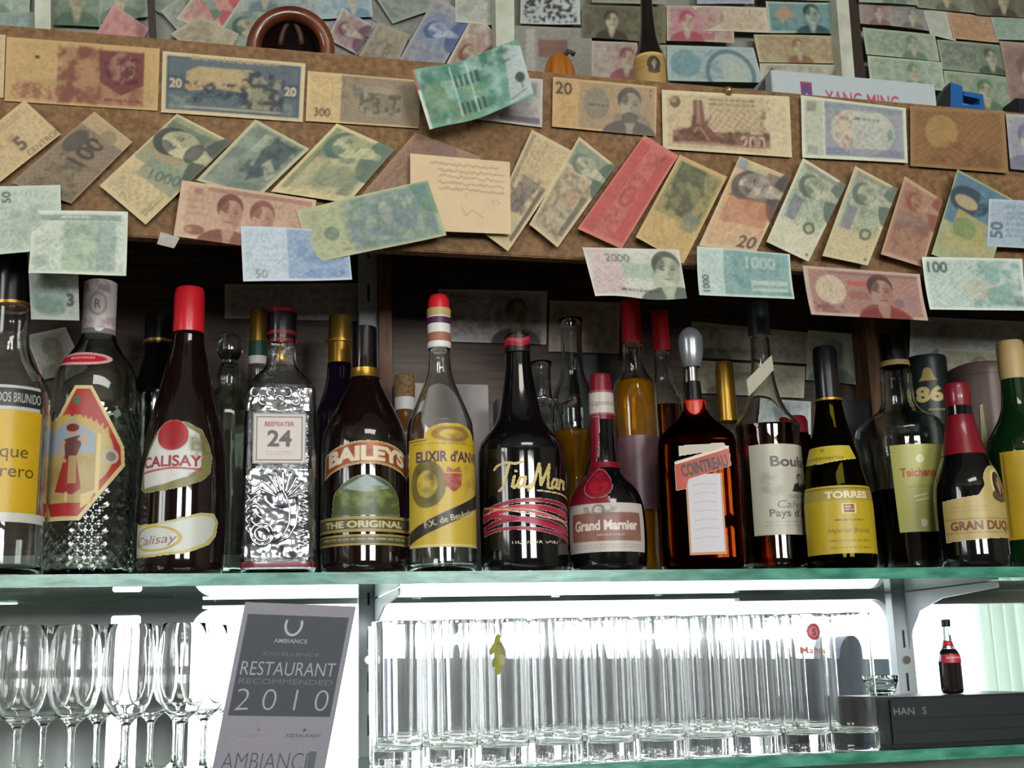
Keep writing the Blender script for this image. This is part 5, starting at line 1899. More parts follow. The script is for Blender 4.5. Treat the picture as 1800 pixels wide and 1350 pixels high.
a.text('Grand Marnier', 0.5, 0.45, 0.2, '#d0c6bc', 1, fit=0.74, bold=0.035)
a.dashes(0.4, 0.64, 0.7, 0.7, 1, '#c0b0a4', 0.7)
a.dashes(0.1, 0.84, 0.9, 0.95, 2, '#8d8078', 0.6)
b.label('front_label', a, U0, U1, V0, V1, lab='pale label with a brown panel')

# 13 square amber bottle with a pourer
b = Bottle('orange_liqueur_bottle', 'square amber bottle with silver dome stopper and tilted red label', 1237, 0.062,
           [(996, 67), (985, 70), (870, 70), (785, 68), (770, 63), (757, 50), (745, 37), (732, 26), (720, 20), (708, 18)], M['amber'], BG, n=6, ry=0.8, wall=0.003, seg=64)
b.liquid(770, M['brown_liq'])
b.cap('neck_wrap', [(737, 20), (734, 21), (708, 20.5), (706, 19)], M['orange_red'])
b.cap('pourer_sleeve', [(708, 16), (690, 14.5), (672, 13)], M['black_cap'])
pour = b.cap('pourer_tube', [(674, 9), (640, 9)], M['silver'])
b.cap('pourer_dome', [(646, 15), (638, 18), (615, 22), (598, 22.5), (584, 17), (577, 9), (575, 3)], principled('grey_dome', '#96989c', 0.25, metal=0.6), pour, curve=True)
U0, U1, V0, V1 = 1186, 1284, 790, 870
a = art(U0, U1, V0, V1, clear=True)
a.poly([(0.1, 0.02), (0.9, 0.0), (0.95, 0.14), (0.1, 0.24)], '#b7ab9c')
a.poly([(0.02, 0.42), (0.98, 0.12), (1.0, 0.5), (0.25, 0.75), (0.2, 0.95), (0.02, 0.98)], '#a83a22')
a.poly([(0.02, 0.36), (0.98, 0.06), (0.98, 0.11), (0.02, 0.41)], '#c9b7a2')
a.text('COINTREAU', 0.53, 0.47, 0.26, '#3a1a12', 1, rot=11, fit=0.82, bold=0.045)
b.label('name_label', a, U0, U1, V0, V1, off=0.0012, lab='tilted orange red label')
a = art(1206, 1278, 842, 980, '#bdb9bd')
a.rect(0, 0, 0.05, 1, '#b8763a')
a.rect(0.95, 0, 1, 1, '#b8763a')
a.rect(0, 0.97, 1, 1, '#b8763a')
for k in range(7):
    a.line([(0.2, 0.14 + k * 0.11), (0.5, 0.12 + k * 0.11), (0.82, 0.135 + k * 0.11)], 0.012, '#8d8a94', 0.5)
b.label('front_label', a, 1210, 1272, 842, 980, off=0.0008, lab='pale lilac white label')

# 15 apple brandy
b = Bottle('apple_brandy_bottle', 'amber filled clear bottle with large cream label, grey green cap and paper tag', 1364, 0.119,
           [(996, 55), (985, 58), (900, 58), (770, 57.5), (752, 59), (738, 50), (722, 38), (700, 29), (660, 21), (620, 17.5), (585, 17)], M['clear'], BG, wall=0.003)
b.liquid(752, M['amber'])
b.cap('cap', [(592, 19), (584, 20), (540, 20), (533, 19)], M['green_cap'])
U0, U1, V0, V1 = 1323, 1419, 790, 946
a = art(U0, U1, V0, V1, '#b8b3a2', wrap=1.15)
a.text('Boulard', 0.62, 0.19, 0.115, '#4a4844', 1, fit=0.72, bold=0.025)
a.eng(0.12, 0.3, 0.4, 0.6, '#8d917f', 0.7, 8)
a.poly([(0.52, 0.53), (0.56, 0.45), (0.64, 0.42), (0.68, 0.42), (0.76, 0.45), (0.8, 0.53)], '#33312f')
a.ell(0.66, 0.37, 0.036, 0.045, '#3a3634')
a.ell(0.665, 0.383, 0.026, 0.034, '#a89c88')
a.poly([(0.64, 0.42), (0.69, 0.42), (0.665, 0.47)], '#c4bcaa')
a.text('GRAND', 0.62, 0.58, 0.045, '#6a6a60', 1)
a.text('Calvados', 0.62, 0.665, 0.085, '#6a6860', 1, fit=0.62, shear=0.1)
a.text("Pays d'Auge", 0.58, 0.76, 0.085, '#55534d', 1, fit=0.74, bold=0.015)
a.dashes(0.15, 0.85, 0.9, 0.93, 2, '#8d8a7c', 0.6)
b.label('front_label', a, U0, U1, V0, V1, lab='large cream label')
tagq = [(1312, 668), (1356, 624), (1360, 650), (1316, 697)]
A_ = Art(60, 30, '#aaa695', 40, 4)
tg = sheet_quad('paper_tag', A_, tagq, 0.036, M['note'], None, None, None)
tg.parent = b.root
tg.location = tg.location - b.root.location

# 16 brandy with yellow labels
b = Bottle('brandy_bottle', 'olive brandy bottle with black capsule and two bright yellow labels', 1480, 0.05,
           [(993, 57), (984, 60), (900, 60), (872, 58), (845, 53), (815, 46), (785, 38), (755, 31), (725, 25), (702, 22), (640, 20.5)], M['olive'], BG, wall=0.003)
b.liquid(800, M['brown_liq'])
b.cap('capsule', [(706, 22.5), (660, 22), (622, 21.5), (612, 19)], M['black_cap'])
b.band('capsule_line', 703, 707, 0.0022, M['gold'])
U0, U1, V0, V1 = 1420, 1500, 789, 821
a = art(U0, U1, V0, V1, clear=True, wrap=1.15)
a.poly([(0.08, 0.02), (0.94, 0.02), (1.0, 0.75), (0.5, 1.0), (0.0, 0.9)], '#b7a32a')
a.ell(0.5, 0.25, 0.1, 0.1, '#7d6a2a', 0.8)
a.text('Centenario', 0.5, 0.66, 0.24, '#4a3a1a', 1, fit=0.62, shear=0.2)
b.label('neck_label', a, U0, U1, V0, V1, off=0.001, lab='yellow neck label')
U0, U1, V0, V1 = 1419, 1541, 861, 978
a = art(U0, U1, V0, V1, '#b39a20', wrap=1.5)
a.rect(0, 0.03, 1, 0.05, '#6a5620')
a.rect(0, 0.05, 1, 0.22, '#9c8a3c')
a.text('TORRES', 0.5, 0.135, 0.1, '#dccfa0', 1, fit=0.44, bold=0.04)
a.rect(0.43, 0.27, 0.57, 0.42, '#d6c78a')
a.rect(0.45, 0.285, 0.55, 0.405, '#7a3024')
a.dashes(0.46, 0.31, 0.54, 0.39, 2, '#d6c78a', 0.9)
a.dashes(0.36, 0.5, 0.64, 0.55, 1, '#4a3c18', 0.9)
a.text('Imperial Brandy', 0.5, 0.66, 0.075, '#5a4a1c', 0.9, fit=0.44, shear=0.35)
a.dashes(0.3, 0.8, 0.7, 0.86, 1, '#6a5a20', 0.6)
a.dashes(0.3, 0.9, 0.7, 0.96, 1, '#6a5a20', 0.6)
b.label('front_label', a, U0, U1, V0, V1, lab='bright yellow front label')

# 17 squat clear bottle
b = Bottle('squat_liqueur_bottle', 'wide shouldered clear bottle half full of dark liquor with tall yellow green label', 1606, 0.164,
           [(992, 64), (982, 67), (940, 70), (880, 77), (820, 82), (780, 84), (760, 82), (744, 70), (732, 50), (722, 36), (706, 29), (680, 28), (660, 28), (646, 23), (636, 22)], M['clear_grey'], BG, wall=0.0035)
b.liquid(866, M['brown_liq'])
b.cap('cap', [(646, 25), (636, 25.5), (600, 24.5), (588, 23)], M['black_cap'])
b.band('neck_ring', 637, 646, 0.0035, M['cream_cap'])
U0, U1, V0, V1 = 1575, 1656, 795, 942
a = art(U0, U1, V0, V1, '#b0ad62')
a.ell(0.5, 0.17, 0.04, 0.05, '#d6d2a0', 0.9)
a.text('Teichenné', 0.5, 0.32, 0.1, '#b04a2c', 1, fit=0.74, bold=0.03)
a.dashes(0.25, 0.47, 0.75, 0.54, 1, '#8d8850', 0.6)
a.line([(0.35, 0.6), (0.6, 0.57)], 0.02, '#dcd8b0', 0.9)
a.line([(0.38, 0.65), (0.62, 0.62)], 0.02, '#dcd8b0', 0.9)
a.poly([(0.45, 0.86), (0.56, 0.86), (0.58, 0.92), (0.5, 0.95), (0.44, 0.92)], '#e0dcc0', 0.9)
b.label('front_label', a, U0, U1, V0, V1, off=0.001, lab='yellow green label lettered in red')

# 19 brandy with red wax
b = Bottle('wax_topped_brandy_bottle', 'dark bottle with red wax top and cream label bearing a small oval portrait', 1714, 0.048,
           [(988, 56), (978, 59), (900, 59), (860, 57), (835, 51), (815, 43), (800, 37), (780, 31), (760, 26), (735, 23), (690, 22)], M['black_glass'], BG)
b.cap('wax_top', [(802, 39), (790, 36), (770, 31), (752, 27), (735, 24.5), (730, 22), (700, 23), (684, 23.5), (676, 21)], M['wine_red'], curve=False)
U0, U1, V0, V1 = 1661, 1775, 822, 956
a = art(U0, U1, V0, V1, clear=True, wrap=1.25)
a.poly([(0, 0.47), (0.42, 0.42), (0.5, 0.3)] + [(0.73 + 0.23 * math.cos(t), 0.24 - 0.22 * math.sin(t)) for t in np.linspace(math.pi, 0, 14)] + [(0.97, 0.42), (1, 0.44), (1, 0.95), (0, 1.0)], '#b09c62')
a.ell(0.73, 0.27, 0.115, 0.165, '#3c2a20')
a.ell(0.73, 0.27, 0.13, 0.185, '#d8c88c', 1, 0.012)
a.face(0.73, 0.25, 0.16, '#3c2a20', '#b08a68')
a.text('GRAN DUQUE', 0.5, 0.80, 0.11, '#6a3f26', 1, fit=0.84, bold=0.04)
a.rect(0.02, 0.71, 0.98, 0.725, '#7a6438', 0.7)
a.rect(0.02, 0.885, 0.98, 0.9, '#7a6438', 0.7)
a.dashes(0.1, 0.55, 0.5, 0.65, 2, '#9a854c', 0.6)
b.label('front_label', a, U0, U1, V0, V1, lab='cream label with an oval portrait')

# 20 green bottle on the right edge
b = Bottle('green_bottle', 'green bottle with cream cap and yellow label cut by the right edge of the picture', 1820, 0.108,
           [(986, 58), (976, 61), (900, 61), (800, 61), (775, 57), (755, 46), (735, 34), (715, 27), (690, 24), (660, 22)], M['green'], BG, wall=0.003)
b.cap('cap', [(668, 23), (660, 24), (612, 24), (602, 22)], M['cream_cap'])
a = art(1770, 1860, 800, 952, '#b99a2a', wrap=1.2)
a.eng(0, 0, 1, 1, '#a5882a', 0.4, 4)
a.rect(0.04, 0.03, 0.08, 0.97, '#8a6a20', 0.8)
b.label('front_label', a, 1770, 1860, 800, 952, lab='yellow label')

# ------------------------------------------------------------------ second row
b = Bottle('dark_bottle', 'near black bottle with black cap standing behind the red capped bottle', 268, 0.2,
           [(985, 48), (900, 50), (740, 49), (700, 50), (660, 36), (630, 27), (605, 24)], M['black_glass'], BG, vb=900)
b.cap('cap', [(608, 26), (562, 27), (555, 25)], M['black_cap'])
b.band('cap_line', 600, 605, 0.003, M['gold'])

b = Bottle('decanter', 'cut glass decanter with ball stopper between the red capped bottle and the gin bottle', 398, 0.17,
           [(985, 46), (900, 50), (780, 50), (730, 46), (705, 38), (690, 26), (680, 22), (665, 24), (650, 20), (640, 16)], M['cut'], BG, wall=0.004, vb=850, cat='decanter',
           mod=lambda th, z, r: 1 - 0.035 * np.abs(((th * 12 / (2 * math.pi)) % 1.0) - 0.5) * 2)
b.cap('stopper', [(644, 11), (634, 12), (630, 17), (620, 22), (608, 23), (596, 19), (588, 10), (586, 3)], M['cut'], curve=True)

b = Bottle('bottle', 'gold capped bottle with green and white neck bands behind the gin bottle', 450, 0.24,
           [(985, 44), (850, 46), (740, 45), (700, 38), (675, 26), (655, 18), (630, 16)], M['clear'], BG, wall=0.003, vb=800)
b.cap('cap', [(604, 16), (560, 16), (546, 15)], M['gold'])
b.cap('green_band', [(628, 17), (602, 17)], principled('green_band', '#1f4a3a', 0.4))
b.cap('white_band', [(642, 17), (628, 17)], M['white_cap'])

b = Bottle('dark_bottle', 'purple black bottle with gold capsule between the gin and the cream liqueur', 596, 0.178,
           [(985, 44), (900, 45), (760, 44), (730, 42), (700, 32), (670, 24), (640, 22)], principled('purple_black_glass', '#130d1c', 0.08, coat=0.4), BG, vb=850)
b.cap('capsule', [(644, 21), (600, 20.5), (560, 20), (556, 18)], M['gold'])
b.band('capsule_bead', 600, 604, 0.0032, M['gold'])

b = Bottle('small_bottle', 'small brown bottle with white band left of the yellow labelled elixir', 712, 0.2,
           [(985, 30), (850, 32), (770, 30), (748, 24), (735, 18), (720, 16)], principled('brown_bottle', '#6b4628', 0.2), BG, vb=800)
b.cap('white_band', [(722, 17.5), (700, 18)], M['white_cap'])
b.cap('cap', [(700, 18), (678, 19), (660, 17)], M['cork'])

# two clear cruets
for u, yc, prof, lev, lb in ((1012, 0.15, [(985, 20), (950, 26), (880, 22), (842, 17), (800, 30), (750, 42), (710, 41), (685, 33), (668, 24), (650, 20), (600, 19), (575, 20), (562, 22)], 800, 'tall clear glass cruet with a little golden oil behind the black long necked bottle'),
                         (956, 0.25, [(985, 30), (900, 36), (800, 38), (750, 34), (722, 26), (705, 20), (680, 17), (650, 17), (637, 20)], 850, 'shorter clear glass cruet with silver chain just right of the black long neck')):
    b = Bottle('cruet', lb, u, yc, prof, M['clear_grey'], 'glass cruets', wall=0.0022, vb=800, cat='cruet')
    if yc < 0.18:
        b.liquid(760, M['honey_liq'], -0.0026)
    else:
        pts = [(b.rt * (0.024 * math.cos(t)) + b.fwd * (0.024 * math.sin(t)) + Vector((0, 0, b.z(712) - 0.006 * math.cos(2 * t)))) for t in np.linspace(0, 6.283, 40)]
        link('chain', tube_mesh('chain', pts, [0.0022 + 0.0014 * (k % 3 == 0) for k in range(40)], 8), M['silver'], b.root)
        sp = [b.rt * q * 0.05 + Vector((0, 0, b.z(735) + q * 0.025)) for q in np.linspace(0.4, 1, 8)]
        link('spout', tube_mesh('spout', sp, list(np.linspace(0.008, 0.005, 8)), 12), M['clear_grey'], b.root)

b = Bottle('spirit_bottle', 'clear bottle of golden spirit with bright red cap under the curling pink banknote', 1120, 0.17,
           [(985, 40), (900, 41), (770, 41), (700, 40), (676, 37), (662, 28), (650, 21), (630, 19), (600, 18)], M['clear'], BG, wall=0.003, vb=780)
b.liquid(672, M['honey_liq'])
b.cap('cap', [(604, 18.5), (560, 18), (530, 17)], M['red_cap'])
a = art(1082, 1162, 772, 900, '#6a4a52')
a.eng(0, 0, 1, 1, '#4a3038', 0.5, 4)
b.label('front_label', a, 1082, 1162, 772, 900)

b = Bottle('spirit_bottle', 'clear bottle with dull red cap half hidden behind the golden spirit bottle', 1172, 0.24,
           [(985, 34), (800, 35), (705, 34), (690, 28), (676, 19), (660, 16), (615, 15)], M['clear'], BG, wall=0.003, vb=780)
b.liquid(715, M['amber'])
b.cap('cap', [(618, 16), (570, 15.5), (548, 15)], M['red_cap'])

b = Bottle('spirit_bottle', 'bottle with tall dull gold capsule between the two amber bottles', 1282, 0.212,
           [(985, 38), (850, 39), (775, 38), (760, 36), (750, 24), (738, 17), (700, 16)], M['clear'], BG, wall=0.003, vb=780)
b.liquid(790, M['amber'])
b.cap('capsule', [(742, 18), (690, 17), (645, 16.5), (638, 15)], M['gold'])

b = Bottle('spirit_bottle', 'short amber bottle with dark red cap peeping over the cream label bottle', 1400, 0.21,
           [(985, 30), (850, 31), (790, 30), (772, 28), (760, 22)], M['amber'], BG, wall=0.003, vb=800)
b.cap('cap', [(766, 24), (742, 24), (734, 21)], M['wine_red'])

# tube, tub, cartons
b = Bottle('whisky_tube', 'dark green cylindrical tube marked 86 in gold behind the squat clear bottle', 1640, 0.255,
           [(985, 36), (700, 36), (634, 36), (630, 35)], principled('dark_green_tube', '#142421', 0.4), None, body='tube', vb=760, cat='tube', sharp=True)
a = art(1595, 1662, 650, 744, '#142421')
a.poly([(0.42, 0.08), (0.58, 0.08), (0.62, 0.2), (0.7, 0.28), (0.3, 0.28), (0.38, 0.2)], '#a38a4c')
a.ell(0.5, 0.1, 0.06, 0.06, '#a38a4c')
a.text('86', 0.5, 0.52, 0.26, '#c2ab70', 1, bold=0.045, fit=0.58)
a.dashes(0.45, 0.8, 0.8, 0.86, 1, '#b0a070', 0.9)
uu = b.uax(700)
b.label('gold_print', a, uu - 33, uu + 33, 650, 744, off=0.0006, lab='gold emblem and number 86')
b = Bottle('plastic_tub', 'large pinkish grey round tub behind the red wax topped bottle', 1740, 0.248,
           [(985, 50), (900, 54), (700, 57), (662, 58), (650, 56), (644, 42)], M['pink_plastic'], None, body='tub', vb=800, cat='tub')
b.band('lid_rim', 656, 668, 0.002, M['pink_plastic'])


def carton(name, u0, u1, v0, y0, dep, mat, label, sub=None):
    p, q = at(u0, v0, y0), at(u1, v0, y0)
    o = box_obj(name, (p.x, y0, 0.0004), (q.x, y0 + dep, p.z), mat, None, 0.001)
    return tag(o, label, 'box')


carton('carton', 1474, 1527, 700, 0.25, 0.045, M['carton_black'], 'narrow black carton behind the bottle with yellow labels')
carton('carton', 694, 858, 672, 0.26, 0.04, M['carton_white'], 'white carton behind the yellow labelled elixir bottle')
carton('carton', 874, 908, 700, 0.19, 0.03, M['carton_black'], 'small black carton right behind the black long neck')
carton('carton', 1020, 1086, 622, 0.27, 0.035, M['carton_black'], 'dark carton on the back wall side behind the tall clear cruet')

# ------------------------------------------------------------------ things on the ledge above the notes
yc = 0.06
c0 = at(511, 86, yc)
k = depth(c0) / FPX
t = thing('clay_bowl', c0, 'brown glazed clay bowl lying on its side on the ledge', 'bowl')
R_ = 77 * k
prof = [(R_ * 1.0 * math.cos(q), R_ * 0.95 * math.sin(q)) for q in np.linspace(0, 1.45, 16)]
axis = Vector((-0.12, -1, -0.16)).normalized()
axis_b = -axis
e1 = axis.cross(Vector((0, 0, 1))).normalized()
e2 = axis.cross(e1)
vs, fs = [], []
pr = [(r_, d_) for r_, d_ in prof] + [(max(r_ * 0.66, 0.002), d_ * 0.88 - R_ * 0.02) for r_, d_ in prof[::-1]]
n = 56
for r_, d_ in pr:
    for j in range(n):
        an = 2 * math.pi * j / n
        vs.append(tuple(e1 * (r_ * math.cos(an)) + e2 * (r_ * math.sin(an)) + axis_b * d_))
for i in range(len(pr)):
    i2 = (i + 1) % len(pr)
    for j in range(n):
        fs.append((i * n + j, i * n + (j + 1) % n, i2 * n + (j + 1) % n, i2 * n + j))
me = bpy.data.meshes.new('shell')
me.from_pydata(vs, [], fs)
me.materials.append(M['ceramic'])
me.materials.append(principled('dark_bowl_inside', '#1d0f0a', 0.35))  # darker brown on the inner faces
for pl_ in me.polygons:
    pl_.material_index = 1 if 17 * n <= pl_.index < 31 * n else 0
link('shell', me, None, t)
link('rim', tube_mesh('rim', [e1 * (R_ * 0.83 * math.cos(q)) + e2 * (R_ * 0.83 * math.sin(q)) for q in np.linspace(0, 6.283, 48, endpoint=False)], R_ * 0.17, 14, True), M['ceramic'], t)
vs = [tuple(e1 * (R_ * s_ * 0.5) + e2 * (R_ * (0.2 + 0.5 * q_)) + axis_b * R_ * (0.75 - 0.3 * abs(s_))) for q_ in (-1, 0, 1) for s_ in (-0.9, -0.3, 0.3, 0.9)]
link('handle', tube_mesh('handle', [axis_b * (R_ * 0.2) + e1 * (R_ * 0.5 * math.cos(q)) * 0.5 - e2 * (R_ * 0.7 * math.sin(q)) for q in np.linspace(0.2, 2.9, 14)], R_ * 0.07, 8), principled('rough_dark_clay', '#3a1c10', 0.6), t)

b = Bottle('beer_bottle', 'brown glass bottle with tan label standing on the ledge in front of the wall notes', 1143, 0.06,
           [(320, 33), (300, 34), (130, 33), (105, 29.5), (85, 22), (60, 15.5), (20, 12), (-60, 10)], M['dark'], None, z0=Z_LEDGE + 0.0006, vb=130, body='glass_body')
U0, U1, V0, V1 = 1112, 1173, 104, 200
a = art(U0, U1, V0, V1, '#a3824a', wrap=1.3)
a.rect(0, 0, 1, 0.05, '#c2a468')
a.ell(0.66, 0.22, 0.14, 0.14, '#3f3a34')
a.face(0.66, 0.2, 0.13, '#2f2b28', '#9a8a6a')
a.dashes(0.2, 0.15, 0.45, 0.35, 2, '#8a6a38', 0.8)
b.label('front_label', a, U0, U1, V0, V1, lab='tan label')

# white box with red lettering
yb = 0.03
q = [(1357, 126), (1643, 143), (1645, 184), (1357, 161)]
p0, p1 = at(1357, 150, yb), at(1644, 160, yb)
ztop = at(1500, 135, yb).z
t = thing('white_box', ((p0.x + p1.x) / 2, yb, Z_LEDGE), 'long white box with red lettering and a small square logo on the ledge', 'box')
hw_ = (p1.x - p0.x) / 2
box_obj('box_body', (-hw_, 0, 0.0005), (hw_, 0.07, ztop - Z_LEDGE), principled('white_board', '#a9b2b6', 0.5), t, 0.001)
hgt = ztop - Z_LEDGE - 0.001
A_ = Art(2 * hw_, hgt, '#a9b2b6', 330, 3)
A_.rect(0.165, 0.2, 0.235, 0.76, '#a03a4a')
A_.rect(0.172, 0.24, 0.228, 0.5, '#44427a', 0.85)
A_.poly([(0.182, 0.74), (0.186, 0.5), (0.198, 0.45), (0.198, 0.74)], '#c8ccd0')
A_.poly([(0.203, 0.74), (0.203, 0.45), (0.214, 0.5), (0.22, 0.74)], '#c8ccd0')
A_.text('YANG MING', 0.545, 0.5, 0.34, '#a8485a', 1, fit=0.46, bold=0.01)
P = np.stack(np.broadcast_arrays(np.linspace(-hw_ + 0.001, hw_ - 0.001, A_.nx)[None, :], np.full((1, 1), -0.0006), np.linspace(hgt, 0.001, A_.ny)[:, None]), -1)
link('printed_side', sheet_mesh('printed_side', A_, P), M['card'], t)['label'] = 'white side with red lettering and a small square logo'
bar('stick', (1332, 166), (1360, 122), 9, 0.05, 0.006, M['dark_stick'], 'short dark stick against the left end of the white box', 'stick')

# blue clip
yb = 0.035
p = at(1690, 185, yb)
t = thing('plastic_clip', (p.x, yb, Z_LEDGE), 'bright blue plastic clip with black wedge right of the white box', 'clip')
k = depth(p) / FPX


def lp(u, v):
    return at(u, v, yb) - Vector((p.x, yb, Z_LEDGE))


def extr(name, pts, d0, d1, mat, parent):
    bm = bmesh.new()
    a_ = [bm.verts.new((q.x, d0, q.z)) for q in pts]
    b_ = [bm.verts.new((q.x, d1, q.z)) for q in pts]
    bm.faces.new(a_)
    bm.faces.new(b_[::-1])
    for i in range(len(pts)):
        j = (i + 1) % len(pts)
        bm.faces.new((a_[i], b_[i], b_[j], a_[j]))
    return bm_obj(name, bm, mat, parent)


extr('clip_upright', [lp(1671, 200), lp(1671, 144), lp(1692, 152), lp(1694, 200)], 0, 0.02, M['blue_plastic'], t)
extr('clip_arm', [lp(1694, 168), lp(1694, 160), lp(1728, 166), lp(1732, 200), lp(1694, 200), lp(1694, 184), lp(1722, 184), lp(1722, 174)], 0, 0.02, M['blue_plastic'], t)
extr('wedge', [lp(1646, 200), lp(1648, 182), lp(1660, 158), lp(1671, 146), lp(1671, 200)], 0, 0.02, M['black_plastic'], t)['label'] = 'black wedge'
pp = at(1794, 190, 0.035)
tag(box_obj('black_case', (pp.x - 0.006, 0.035, Z_LEDGE + 0.0004), (pp.x + 0.04, 0.07, at(1794, 172, 0.035).z), M['black_plastic'], None, 0.002), 'small black case on the ledge cut by the right frame edge', 'case')

# orange ornament
p = at(983, 120, 0.06)
k = depth(p) / FPX
t = thing('pumpkin_ornament', (p.x, 0.06, Z_LEDGE), 'small orange ornament on the ledge right of the folded green banknote', 'ornament')
zt = at(983, 92, 0.06).z - Z_LEDGE
zt *= 0.94
rings = [(0.0005 + zt * (1 - math.cos(q)) / 2, 26 * k * (math.sin(q) ** 0.7) + 0.001, 26 * k * (math.sin(q) ** 0.7) + 0.001, 2) for q in np.linspace(0.05, 3.1, 24)]
link('body', rings_mesh('body', rings, Vector((0, -1, 0)), 60, True, lambda th, z, r: 1 + 0.06 * np.cos(9 * th)), M['orange_plastic'], t)
link('stem', tube_mesh('stem', [(0.004, -0.006, zt * 0.9), (0.01, -0.012, zt * 1.02), (0.018, -0.014, zt * 0.95)], 0.0035, 8), M['dark_stick'], t)

# brass tack on the edge of the board
p = at(1277, 165, YB)
t = tag(link('tack', rings_mesh('tack', [(-0.006, 0.004, 0.004, 2), (0.0, 0.006, 0.006, 2), (0.006, 0.005, 0.005, 2), (0.009, 0.002, 0.002, 2)], Vector((0, -1, 0)), 20), M['brass']), 'small brass tack on the board above the tower monument banknote', 'tack')
t.rotation_euler = (math.radians(70), 0, 0)
t.location = (p.x, YB - 0.004, p.z)
# ------------------------------------------------------------------ drinking glasses on the lower shelf
ZG = Z_LOW + 0.0003


def glass_mesh(name, outer, inner, seg=48):
    """outer: (r, z) from the axis at the bottom up to the rim; inner: from the rim down to the axis"""
    p = outer + inner
    th = np.linspace(0, 2 * math.pi, seg, endpoint=False)
    vs, fs = [], []
    for r, z in p:
        for a_ in th:
            vs.append((r * math.cos(a_), r * math.sin(a_), z))
    for i in range(len(p) - 1):
        for k in range(seg):
            k2 = (k + 1) % seg
            fs.append((i * seg + k, i * seg + k2, (i + 1) * seg + k2, (i + 1) * seg + k))
    fs.append(tuple(range(seg))[::-1])
    fs.append(tuple((len(p) - 1) * seg + k for k in range(seg)))
    me = bpy.data.meshes.new(name)
    me.from_pydata(vs, [], fs)
    return me


HB = 0.166
hb_out = [(0.0262, 0.0), (0.0266, 0.0001), (0.0276, 0.001), (0.0281, 0.003), (0.02822, 0.005), (0.0283, 0.008)] + [(0.0283 + 0.0014 * q, 0.008 + (HB - 0.012) * q) for q in np.linspace(0.1, 1, 10)] + [(0.0297, HB - 0.0012), (0.02955, HB - 0.0003), (0.0293, HB)]
hb_in = [(0.02905, HB - 0.0003), (0.0289, HB - 0.0012), (0.02888, HB - 0.004)] + [(0.0287 - 0.0012 * q, HB - 0.008 - (HB - 0.04) * q) for q in np.linspace(0, 1, 10)] + [(0.0273, 0.0285), (0.0267, 0.0245), (0.025, 0.0222), (0.022, 0.0211), (0.018, 0.0206), (0.01, 0.0203)]
me_hb = glass_mesh('highball_glass', hb_out, hb_in)
me_hb.materials.append(M['tumbler'])
me_hb.shade_smooth()
ORD = ['first', 'second', 'third', 'fourth', 'fifth', 'sixth', 'seventh', 'eighth', 'ninth', 'tenth', 'eleventh', 'twelfth', 'thirteenth', 'fourteenth']
rows = [(0.036, 699, 1503, 10, 'front row'), (0.1, 732, 1440, 9, 'second row'), (0.164, 692, 1384, 9, 'third row'), (0.228, 718, 1322, 8, 'rear row')]
HG = 'straight highball glasses on the lower shelf'
front = []
rj = random.Random(5)
for y, u0, u1, n, rn in rows:
    xa, xb = at(u0, 1300, y).x, at(u1, 1300, y).x
    for i in range(n):
        o = bpy.data.objects.new('highball_glass', me_hb)
        COL.objects.link(o)
        o.location = (xa + (xb - xa) * i / (n - 1) + rj.uniform(-0.0015, 0.0015), y + rj.uniform(-0.002, 0.002), ZG)
        o.rotation_euler.z = rj.uniform(0, 6)
        tag(o, f'clear straight highball glass, {ORD[i]} from the left in the {rn}', 'glass', HG)
        if rn == 'front row':
            front.append(o)


def glass_print(o, A, u, v0, v1, wpx, name, lab):
    """a printed mark on the outside of a highball glass"""
    p = Vector(o.location)
    k_ = depth(p + Vector((0, 0, 0.1))) / FPX
    f = (Vector((CAM.x, CAM.y)) - Vector((p.x, p.y))).normalized()
    r_ = Vector((-f.y, f.x))
    zt, zb = z_at(p.x, p.y - 0.029, v0) - p.z, z_at(p.x, p.y - 0.029, v1) - p.z
    P0 = p + Vector((0, 0, (zt + zb) / 2)) - CAM
    ua = 900 + FPX * P0.dot(_R) / P0.dot(_F)
    a0, a1 = [math.asin(max(-0.95, min(0.95, (q - ua) * k_ / 0.0295))) for q in (u - wpx / 2, u + wpx / 2)]
    th = np.linspace(a0, a1, A.nx)[None, :]
    z = np.linspace(zt, zb, A.ny)[:, None]
    rr = np.interp(z[:, 0], [0.02, 0.1, HB], [0.0285, 0.0292, 0.0297])[:, None] + 0.0003
    P = np.stack(np.broadcast_arrays(rr * (np.sin(th) * r_.x + np.cos(th) * f.x), rr * (np.sin(th) * r_.y + np.cos(th) * f.y), z), -1)
    g = link(name, sheet_mesh(name, A, P), M['label'], o)
    g.rotation_euler.z = -o.rotation_euler.z
    g['label'] = lab
    return g


def near(u):
    def col(o):
        P = o.location + Vector((0, 0, 0.1)) - CAM
        return abs(900 + FPX * P.dot(_R) / P.dot(_F) - u)
    return min(front, key=col)


A = Art(40, 74, '#8f9038', 44, 1, True)
for lx, ly, lr, ll, lc in ((0.5, 0.2, 80, 0.3, '#8f8f3a'), (0.34, 0.36, 60, 0.3, '#98984a'), (0.66, 0.38, 115, 0.3, '#6a703a'), (0.5, 0.48, 85, 0.34, '#8f9038'), (0.42, 0.66, 65, 0.28, '#86863a'), (0.6, 0.64, 120, 0.26, '#9a9a50'), (0.51, 0.84, 88, 0.26, '#8f9038')):
    ca_, sa_ = math.cos(math.radians(lr)), math.sin(math.radians(lr))
    A.poly([(lx + (ll * 0.6 * math.cos(q) * ca_ - 0.07 * math.sin(q) * sa_) / A.A, ly - (ll * 0.6 * math.cos(q) * sa_ + 0.07 * math.sin(q) * ca_)) for q in np.linspace(0, 6.28, 18)], lc)
o = near(875)
glass_print(o, A, 876, 1112, 1186, 40, 'leaf_print', 'olive yellow leaf print')
o['label'] = 'clear highball glass in the front row with an olive yellow leaf print'
